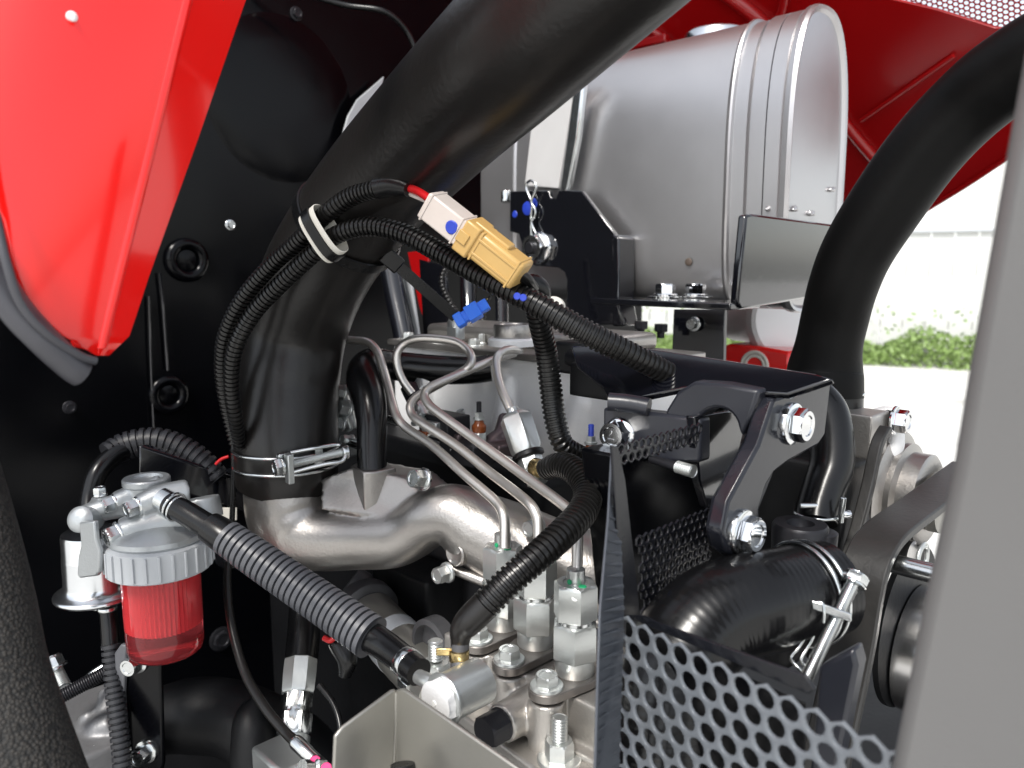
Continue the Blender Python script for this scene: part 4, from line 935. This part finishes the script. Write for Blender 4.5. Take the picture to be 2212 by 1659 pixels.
# control cable
cc_ = thing('control_cable', 'thin black control cable curving down to a steel ferrule', 'cable', P(690, 1650, .5))
tube('outer_casing', [(492, 1215, .60, 8.5), (491, 1270, .59, 9), (500, 1350, .575, 9.5), (528, 1450, .555, 10), (570, 1525, .535, 10.5), (615, 1580, .52, 11), (642, 1606, .51, 12)], M['rubber'], cc_, segs=14)
fa = (P(700, 1660, .495)-P(640, 1604, .51)).normalized()
rings('ferrule', [(.0042, -.002), (.0048, 0), (.0048, .012), (.0044, .013), (.0044, .024), (.0036, .025)], P(640, 1604, .51), fa, M['zinc'], cc_, 24)
rings('eyelet_nut', [(.0075, 0, 'h'), (.0075, .006, 'h'), (.005, .007), (.005, .014)], P(692, 1660, .492), (nB+Z*.5), M['zinc'], cc_, 36)
rings('paint_mark', [(.0035, 0), (.003, .0006)], P(681, 1645, .488), (CAM-P(681, 1645, .488)), M['pinkpaint'], cc_, 10)
rings('paint_mark', [(.0035, 0), (.003, .0006)], P(705, 1660, .478), (CAM-P(705, 1660, .478)), M['pinkpaint'], cc_, 10)
o = tube('thin_drain_pipe', [(690, 1480, .60, 7), (720, 1520, .59, 7), (735, 1570, .58, 7), (735, 1640, .57, 7)], M['hose'], segs=12)
tag(o, 'thin black pipe curving behind the shield plate', 'pipe')
# starter motor
sm = thing('starter_motor', 'grey starter motor cylinder behind the ribbed fuel sleeve', 'starter motor', P(900, 1480, .62))
s0, s1 = P(800, 1330, .66), P(960, 1500, .56); sa = (s1-s0).normalized(); Ls = (s1-s0).length
rings('motor_barrel', [(.019, 0), (.021, .002), (.021, Ls*.30), (.0213, Ls*.31), (.0213, Ls*.6), (.021, Ls*.61), (.021, Ls), (.018, Ls+.002)], s0, sa, M['shield'], sm, 40)
rings('drive_flange', [(.026, -.016), (.027, -.014), (.027, -.002), (.024, 0)], s0, sa, M['greycast'], sm, 36)
rings('label_band', [(.0216, Ls*.34), (.0217, Ls*.341), (.0217, Ls*.47), (.0216, Ls*.471)], s0, sa, M['ring'], sm, 40)
rings('end_ring', [(.018, 0), (.020, .001), (.020, .012), (.016, .013), (.015, .006)], P(955, 1385, .58), nB, M['greycast'], sm, 32)
tube('rubber_boot', [(720, 1370, .60, 20), (735, 1392, .595, 24), (750, 1425, .59, 22), (745, 1460, .59, 14)], M['plastic'], sm, segs=18)
tube('red_lead', [(700, 1378, .588, 6), (712, 1384, .585, 6), (722, 1378, .585, 6)], M['wirered'], sm, segs=10)

# ================================================================== MOUNTING BRACKET, CENTRE RIGHT
mb = thing('mounting_bracket', 'heavy black mounting bracket with chrome bolts right of centre', 'bracket', P(1600, 1190, .44))
oA = P(1686, 880, .435)
arm = [(1672, 862), (1797, 820), (1783, 940), (1768, 962), (1700, 1000), (1672, 1022), (1655, 1050), (1640, 1100), (1640, 1165), (1620, 1200), (1592, 1208), (1568, 1190), (1560, 1150), (1574, 1083), (1640, 960)]
plate('outer_arm', arm, oA, A, .0098, M['bracket'], mb, .0018)
arm2 = [(1674, 858), (1750, 838), (1740, 930), (1672, 1020), (1640, 1100), (1640, 1165), (1620, 1200), (1592, 1208), (1568, 1190), (1560, 1150), (1574, 1083), (1640, 960)]
plate('inner_arm', arm2, oA, A, .0105, M['slate'], mb, .0012, -.0102)
plate('top_web', [(1700, 852), (1800, 818), (1760, 806), (1440, 757), (1330, 742), (1232, 748), (1246, 792), (1300, 836), (1320, 872), (1480, 838), (1600, 846)], P(1500, 800, .47), (nB+Z*.9).normalized(), .005, M['gloss'], mb, .0012)
bolt(mb, onplane(1708, 915, oA, A), A, px(38, .435), .0102, M['chrome'], 1.26, ft=.30, rot=.35)
bolt(mb, onplane(1600, 1148, oA, A), A, px(38, .435), .0102, M['chrome'], 1.26, ft=.30, rot=.1)
cpts = [(1499, 824), (1560, 828), (1640, 843), (1622, 900), (1600, 945)] + circ(1548, 930, 46, 48, 14, -10, -185)[0:] + [(1470, 922), (1438, 905), (1438, 885), (1462, 846)]
plate('saddle', cpts, P(1520, 880, .452), nB, .016, M['slate'], mb, .003)
plate('rear_plate', [(1500, 900), (1620, 880), (1590, 1000), (1530, 1100), (1512, 1040)], P(1540, 980, .468), A, .006, M['gloss'], mb, .001)
plate('foot_block', [(1302, 880), (1420, 892), (1512, 905), (1512, 1000), (1302, 1000)], P(1400, 930, .478), nB, .012, M['slate'], mb, .002)
tube('rolled_lip', [(1316, 868, .484, 20), (1360, 872, .48, 20), (1402, 880, .475, 20)], M['slate'], mb, segs=18)
bb_ = onplane(1340, 938, P(1400, 930, .478), nB)
hb_ = bolt(mb, bb_, (nB+Vector((0, -.25, .1))).normalized(), px(32, .478), .0125, M['chrome'], 1.2, ft=.2)
ha = (nB+Vector((0, -.25, .1))).normalized(); hu, hv, hw2 = frame(ha); tc_ = bb_+ha*.0119
for du, dv3, lu, lv3, an in ((0, .0022, .0022, .0004, 0), (.0008, -.0004, .0028, .0004, 1.15)):
    e1 = hu*math.cos(an)+hv*math.sin(an); e2 = ha.cross(e1)
    box('head_mark', tc_+hu*du+hv*dv3, lu, lv3, .0004, M['chrome'], hb_, e1, e2, ha, .0001)
box('cast_lug', P(1238, 770, .60), .010, .012, .012, M['block'], mb, bev=.003)
blob('rubber_buffer', [g_sweep(ctrl([(1228, 772, .585, 18), (1262, 782, .57, 24), (1290, 808, .555, 30)]), 14), g_box(P(1300, 820, .55), .02, .012, .012)], M['block'], mb, .002, 4)
ts = thing('threaded_stud', 'short zinc threaded stud sticking out beside the guard', 'stud', P(1470, 1012, .46))
sx_ = (P(1508, 1022, .452)-P(1440, 1002, .47)).normalized()
thread('threads', P(1462, 1008, .462), sx_, px(14, .46), .0115, .0016, M['zincmatte'], ts)
rings('shank', [(px(9, .46), -.02), (px(11, .46), 0)], P(1462, 1008, .462), sx_, M['darkmetal'], ts)
cbx = thing('control_box', 'black box side widened to darken the opening behind the inner guard mesh', 'box', P(1430, 1060, .50))
plate('darkening_lid', [(1338, 985), (1502, 945), (1535, 1100), (1535, 1290), (1372, 1340)], P(1430, 1040, .492), A, .03, M['wallblack'], cbx, .002)  # widened so a black surface stands in for the shade behind the mesh

# ================================================================== PERFORATED GUARD
gd = thing('perforated_guard', 'slate grey perforated metal guard in the lower right foreground', 'guard', P(1500, 1659, .34))
g0 = P(1338, 1322, .36)
AG = Vector((math.cos(math.radians(53)), -math.sin(math.radians(53)), 0))
perf('front_panel', g0+AG*.005-Z*.006, AG, -Z, .128, .13, .0104, .0041, .0017, M['perf'], gd)
plate('hole_shade_sheet', [(1352, 1345), (1560, 1440), (1740, 1520), (1735, 1760), (1345, 1760)], g0+B*.024, nB, .001, M['wallblack'], gd, .0003)  # black sheet added behind the holes so they show as dark as shade
# inner panel, turned back along B
g1_ = onplane(1352, 1330, g0, A)
e0 = onplane(1345, 970, P(1400, 960, .40), A); bu = B
def k1(cx, cy):
    q = i0_+B*cx-Z*cy
    d = (q-CAM).dot(FW); X = W/2+F*(q-CAM).dot(RT)/d; Y = H/2-F*(q-CAM).dot(UP)/d
    top = 968-(X-1330)*.31
    return (top < Y < top+44 and X < 1512) if up_ else (X > 1375+ (Y-1110)*.06 and Y > 1150-(X-1380)*.36 and Y < 1370 and X < 1530)
i0_ = onplane(1332, 950, P(1400, 1100, .405), A) + Z*.03
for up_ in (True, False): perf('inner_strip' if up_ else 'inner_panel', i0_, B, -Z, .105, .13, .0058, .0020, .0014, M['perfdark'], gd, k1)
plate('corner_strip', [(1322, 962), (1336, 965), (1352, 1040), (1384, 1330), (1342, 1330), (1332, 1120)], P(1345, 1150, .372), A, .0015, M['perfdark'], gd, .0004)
# outer left wing, nearly edge-on
wl = [(1318, 972, .385), (1330, 975, .392), (1344, 1320, .36), (1330, 1750, .335), (1278, 1750, .305), (1286, 1500, .315), (1292, 1320, .325), (1310, 1120, .355)]
M['wing'] = mat('dark_wing_powder_coat', (.075, .083, .098), .34, .1, .15, 60, .15, 500)
bevel(mesh('left_wing', *g_prism([P(*q) for q in wl], A*.0012), M['wing'], gd), .0004)
def wing_edge(y):
    return (1329+15*(y-975)/345, .392-.032*(y-975)/345) if y < 1320 else (1344-14*(y-1320)/430, .36-.025*(y-1320)/430)
def wing_left(y):
    for (xa, ya, da), (xb, yb, db) in zip(((1318, 972, .385), (1310, 1120, .355), (1292, 1320, .325), (1286, 1500, .315)), ((1310, 1120, .355), (1292, 1320, .325), (1286, 1500, .315), (1278, 1750, .305))):
        if y <= yb: t = (y-ya)/(yb-ya); return xa+(xb-xa)*t, da+(db-da)*t
for i in range(30):
    y = 985+i*23.5; x, dd = wing_edge(y); yl = y+(y-1150)*.10-8; xl, dl = wing_left(max(972, min(1749, yl)))
    a_, b_ = P(x-1.5, y, dd-.0012), P(xl+4, yl, dl-.0004); m_ = a_.lerp(b_, .5)
    mesh('pressed_rib', *g_sweep([(*a_, .0017), (*a_.lerp(b_, .12), .0013), (*m_, .0006), (*a_.lerp(b_, .85), .0002)], 8), M['wing'], gd, 60)
plate('fold_strip', [(1372, 1330), (1388, 1330), (1420, 1345), (1740, 1460), (1760, 1490), (1745, 1500), (1345, 1330)], g0 + B*.004, Vector((AG.y, -AG.x, 0)), .0015, M['perfdark'], gd, .0004)
# navy channel behind the guard
o = plate('navy_channel', [(1768, 1440), (1842, 1400), (1852, 1440), (1800, 1700), (1745, 1700)], P(1800, 1560, .37), nB, .012, M['slate'], None, .002)
tag(o, 'dark navy steel channel standing behind the perforated guard', 'channel')

# ================================================================== RADIATOR SIDE
rh = [(1782, 862, .60, 78), (1781, 825, .60, 79), (1782, 795, .60, 77), (1790, 745, .595, 69), (1802, 690, .59, 69), (1820, 620, .58, 71), (1850, 545, .57, 74), (1905, 455, .555, 78), (1990, 335, .535, 81), (2080, 238, .515, 84), (2180, 158, .49, 90), (2330, 80, .46, 96), (2600, 20, .43, 102), (2900, 0, .40, 108)]
o = tube('radiator_hose', rh, M['hoseblack'], None, n=10, segs=40)
tag(o, 'thick black radiator hose rising to the upper right corner', 'hose')
nk = thing('hose_neck', 'black hose neck with two thin wire rings below the thick hose', 'hose neck', P(1840, 930, .60))
tube('neck_wall', [(1798, 845, .60, 63), (1798, 900, .60, 62), (1800, 940, .60, 60)], M['hose'], nk, segs=32)
for y in (846, 884): ring_wire('wire_ring', P(1798, y, .60), Z, px(64, .6), .0011, M['zinc'], nk)
o = tube('bypass_hose', [(1752, 850, .55, 44), (1785, 890, .545, 45), (1797, 950, .54, 46), (1795, 1010, .535, 46), (1778, 1060, .53, 45), (1765, 1105, .525, 45), (1762, 1128, .522, 45)], M['hose'], None, n=10, segs=28)
tag(o, 'black bypass hose bowing down beside the bracket end plate', 'hose')
bcl = thing('bypass_clamp', 'thin wire clamp with screw at the foot of the bypass hose', 'hose clamp', P(1770, 1120, .52))
ring_wire('wire_ring', P(1765, 1108, .524), Z, px(47, .524), .001, M['zinc'], bcl)
rings('screw', [(.002, 0), (.002, .016), (.0015, .0165)], P(1815, 1128, .51), Z+RT*.06, M['zinc'], bcl)
rings('screw_tip', [(.0025, 0), (.003, .002), (.0025, .005)], P(1820, 1112, .51), RT+Z*.1, M['chrome'], bcl)
rings('pin', [(.0018, 0), (.0018, .011), (.0012, .0115)], P(1728, 1092, .515), RT, M['zinc'], bcl)
th_ = thing('thermostat_housing', 'dark grey thermostat housing with round opening under the bypass hose', 'housing', P(1725, 1200, .49))
tc0 = P(1728, 1150, .49)
rings('housing_wall', [(.016, -.045), (.0165, -.01), (.0168, .004), (.0155, .006), (.0085, .006), (.008, .003), (.004, -.004)], tc0, Z, M['darkmetal'], th_, 36)
rings('side_ear', [(.009, -.012), (.0095, .003), (.008, .004)], P(1775, 1160, .488), Z, M['darkmetal'], th_, 24)
# lower hose and big clamp
lw = [(1790, 1268, .435, 100), (1735, 1282, .428, 106), (1690, 1292, .42, 108), (1620, 1305, .41, 110), (1550, 1330, .405, 112), (1490, 1385, .40, 114), (1455, 1470, .395, 116), (1440, 1600, .39, 118), (1438, 1720, .385, 118)]
o = corr('lower_radiator_hose', lw, .0034, .00010, M['hose'], None, pat=((0, 1), (.25, .5), (.5, 0), (.75, .5)), segs=44)
tag(o, 'fat glossy black elbow hose behind the perforated guard', 'hose')
lc = thing('lower_hose_clamp', 'wire clamp with long bolt round the fat elbow hose', 'hose clamp', P(1745, 1400, .42))
ax_ = (P(1790, 1268, .435)-P(1690, 1292, .42)).normalized(); Rl = px(107, .427)
for kx in (-.002, .0035): ring_wire('wire_ring', P(1735, 1282, .428)+ax_*kx, ax_, Rl+.001, .0012, M['zinc'], lc)
bt0, bt1 = P(1842, 1262, .40), P(1740, 1470, .385); bx2 = (bt1-bt0).normalized()
bolt(lc, bt0, -bx2, .0062, .006, M['zinc'], 1.02, name='bolt_head')
thread('bolt_shank', bt0, bx2, .0034, (bt1-bt0).length, .0011, M['zinc'], lc)
box('cross_bar', P(1793, 1318, .392), .0095, .0022, .0022, M['zinc'], lc, (P(1832, 1332, .39)-P(1756, 1306, .395)).normalized(), UP, FW, .0006)
tube('wire_hook', [(1742, 1345, .398, 4), (1748, 1318, .396, 4), (1760, 1302, .394, 4), (1776, 1304, .392, 4), (1780, 1322, .391, 4), (1778, 1345, .391, 4)], M['zinc'], lc, segs=10)
tube('wire_leg', [(1742, 1345, .398, 4), (1738, 1375, .398, 4), (1724, 1400, .398, 4), (1708, 1420, .396, 4), (1722, 1440, .392, 4), (1742, 1458, .39, 4)], M['zinc'], lc, segs=10)
tube('wire_leg', [(1758, 1340, .40, 4), (1756, 1375, .40, 4), (1742, 1402, .40, 4), (1730, 1425, .398, 4), (1746, 1442, .394, 4), (1760, 1450, .392, 4)], M['zinc'], lc, segs=10)
# alternator, bracket, belt, pulleys
al = thing('alternator', 'silver alternator body at the far right behind the belt', 'alternator', P(1960, 1120, .62))
a_c = P(1948, 1070, .60)
rings('body', [(.050, -.085), (.054, -.080), (.054, -.03), (.050, -.026), (.048, -.022), (.048, -.004), (.040, 0)], a_c, A, M['alu'], al, 48)
rings('front_cover', [(.040, -.002), (.040, .004), (.034, .006), (.034, .018), (.031, .020), (.018, .021)], a_c, A, M['alu'], al, 48)
rings('pulley', [(.020, .02), (.022, .022), (.022, .030), (.015, .031)], a_c, A, M['shield'], al, 36)
blob('mount_ear', [g_sweep(catmull(ctrl([(1842, 935, .60, 16), (1862, 912, .595, 16), (1900, 892, .59, 14), (1925, 890, .585, 13), (1938, 905, .582, 14)]), 6), 14), g_sweep(ctrl([(1935, 905, .582, 18), (1935, 960, .585, 20), (1900, 1010, .59, 24)]), 14)], M['alumatte'], al, .002, 5)
bolt(al, P(1932, 908, .575), A, .0085, .010, M['chrome'], 1.25, rot=.2)
rings('spacer', [(.007, 0), (.007, .012)], P(1915, 905, .585), A, M['darkmetal'], al)
ps = thing('outlet_casting', 'small square aluminium casting between bypass hose and belt', 'casting', P(1860, 1000, .57))
blob('casting', [g_box(P(1857, 935, .575), .014, .016, .016), g_box(P(1845, 985, .58), .010, .014, .024)], M['pump'], ps, .0016, 3)
rings('flange', [(.011, 0), (.0115, .002), (.011, .004), (.006, .0045)], P(1866, 1045, .57), A, M['darkmetal'], ps, 28)
def loopbelt(name, path, p0, wd_, th_, mt, label):
    Q = [onplane(x, y, p0, A) for x, y in path]; C = catmull([(q.x, q.y, q.z, 0) for q in Q], 8)
    V, Fc = [], []; n = len(C)
    for i in range(n):
        t_ = Vector(C[min(i+1, n-1)][:3])-Vector(C[max(i-1, 0)][:3]); t_.normalize(); nn = t_.cross(A).normalized(); q = Vector(C[i][:3])
        V += [q, q-A*wd_, q-A*wd_-nn*th_, q-nn*th_]
    for i in range(n-1):
        for j in range(4): Fc.append([i*4+j, i*4+(j+1) % 4, (i+1)*4+(j+1) % 4, (i+1)*4+j])
    Fc += [[0, 1, 2, 3], [(n-1)*4+j for j in (3, 2, 1, 0)]]
    o = mesh(name, V, Fc, mt, None, 40); bevel(o, .0012); return tag(o, label, 'belt')
loopbelt('flat_belt', [(2140, 1008), (2040, 1090), (1990, 1128), (1955, 1160), (1930, 1200), (1913, 1250), (1901, 1310), (1888, 1390), (1866, 1500), (1836, 1640), (1805, 1800)], P(1930, 1250, .46), .026, .006, M['belt'], 'broad black drive belt bending round the pulley beside the grey post')
loopbelt('vee_belt', [(1925, 920), (1905, 960), (1885, 1050), (1862, 1140), (1840, 1210), (1820, 1300)], P(1880, 1050, .53), .008, .006, M['belt'], 'narrow black vee belt running down beside the alternator')
pu = thing('crank_pulley', 'silver and black pulley inside the broad drive belt', 'pulley', P(1990, 1659, .44))
M['drum'] = mat('dark_polished_steel', (.60, .59, .58), .24, 1, .15, 20, .05, 200, rvar=.1)
bp0 = P(1930, 1250, .46)
rings('drum', [(.030, -.030), (.046, -.028), (.0465, .0), (.0465, .052), (.044, .054), (.02, .055)], onplane(2062, 1425, bp0, A), A, M['drum'], pu, 56)
rings('rear_web', [(.060, -.034), (.060, -.030), (.03, -.029)], onplane(2062, 1380, bp0, A), A, M['block'], pu, 48)
sh_ = onplane(1985, 1205, bp0, A)
for R_ in (36, 29): ring_wire('pulley_lip', sh_+A*.002, A, px(R_, .45), .0012, M['zincmatte'], pu)
rings('pulley_face', [(px(38, .45), -.012), (px(36, .45), -.004), (px(24, .45), -.006), (px(10, .45), -.006)], sh_, A, M['drum'], pu, 40)
rings('shaft', [(.0055, -.006), (.0058, 0), (.0058, .06), (.005, .061)], onplane(1948, 1222, bp0, A), A, M['zinc'], pu, 28)
wp = thing('water_pump', 'dark water pump casting between belt and thermostat housing', 'water pump', P(1800, 1300, .52))
blob('casting', [g_sweep(ctrl([(1790, 1140, .56, 40), (1815, 1220, .55, 50), (1820, 1330, .54, 56), (1800, 1440, .53, 60)]), 18), g_box(P(1700, 1060, .58), .05, .02, .03)], M['block'], wp, .003, 4)
box('bolt_pad', P(1802, 1222, .515), .006, .006, .008, M['zincmatte'], wp)
box('casting_shelf', P(1720, 1100, .60), .05, .03, .006, M['greycast'], wp, bev=.002)
box('casting_shelf', P(1700, 1010, .60), .018, .02, .024, M['greycast'], wp, bev=.003)
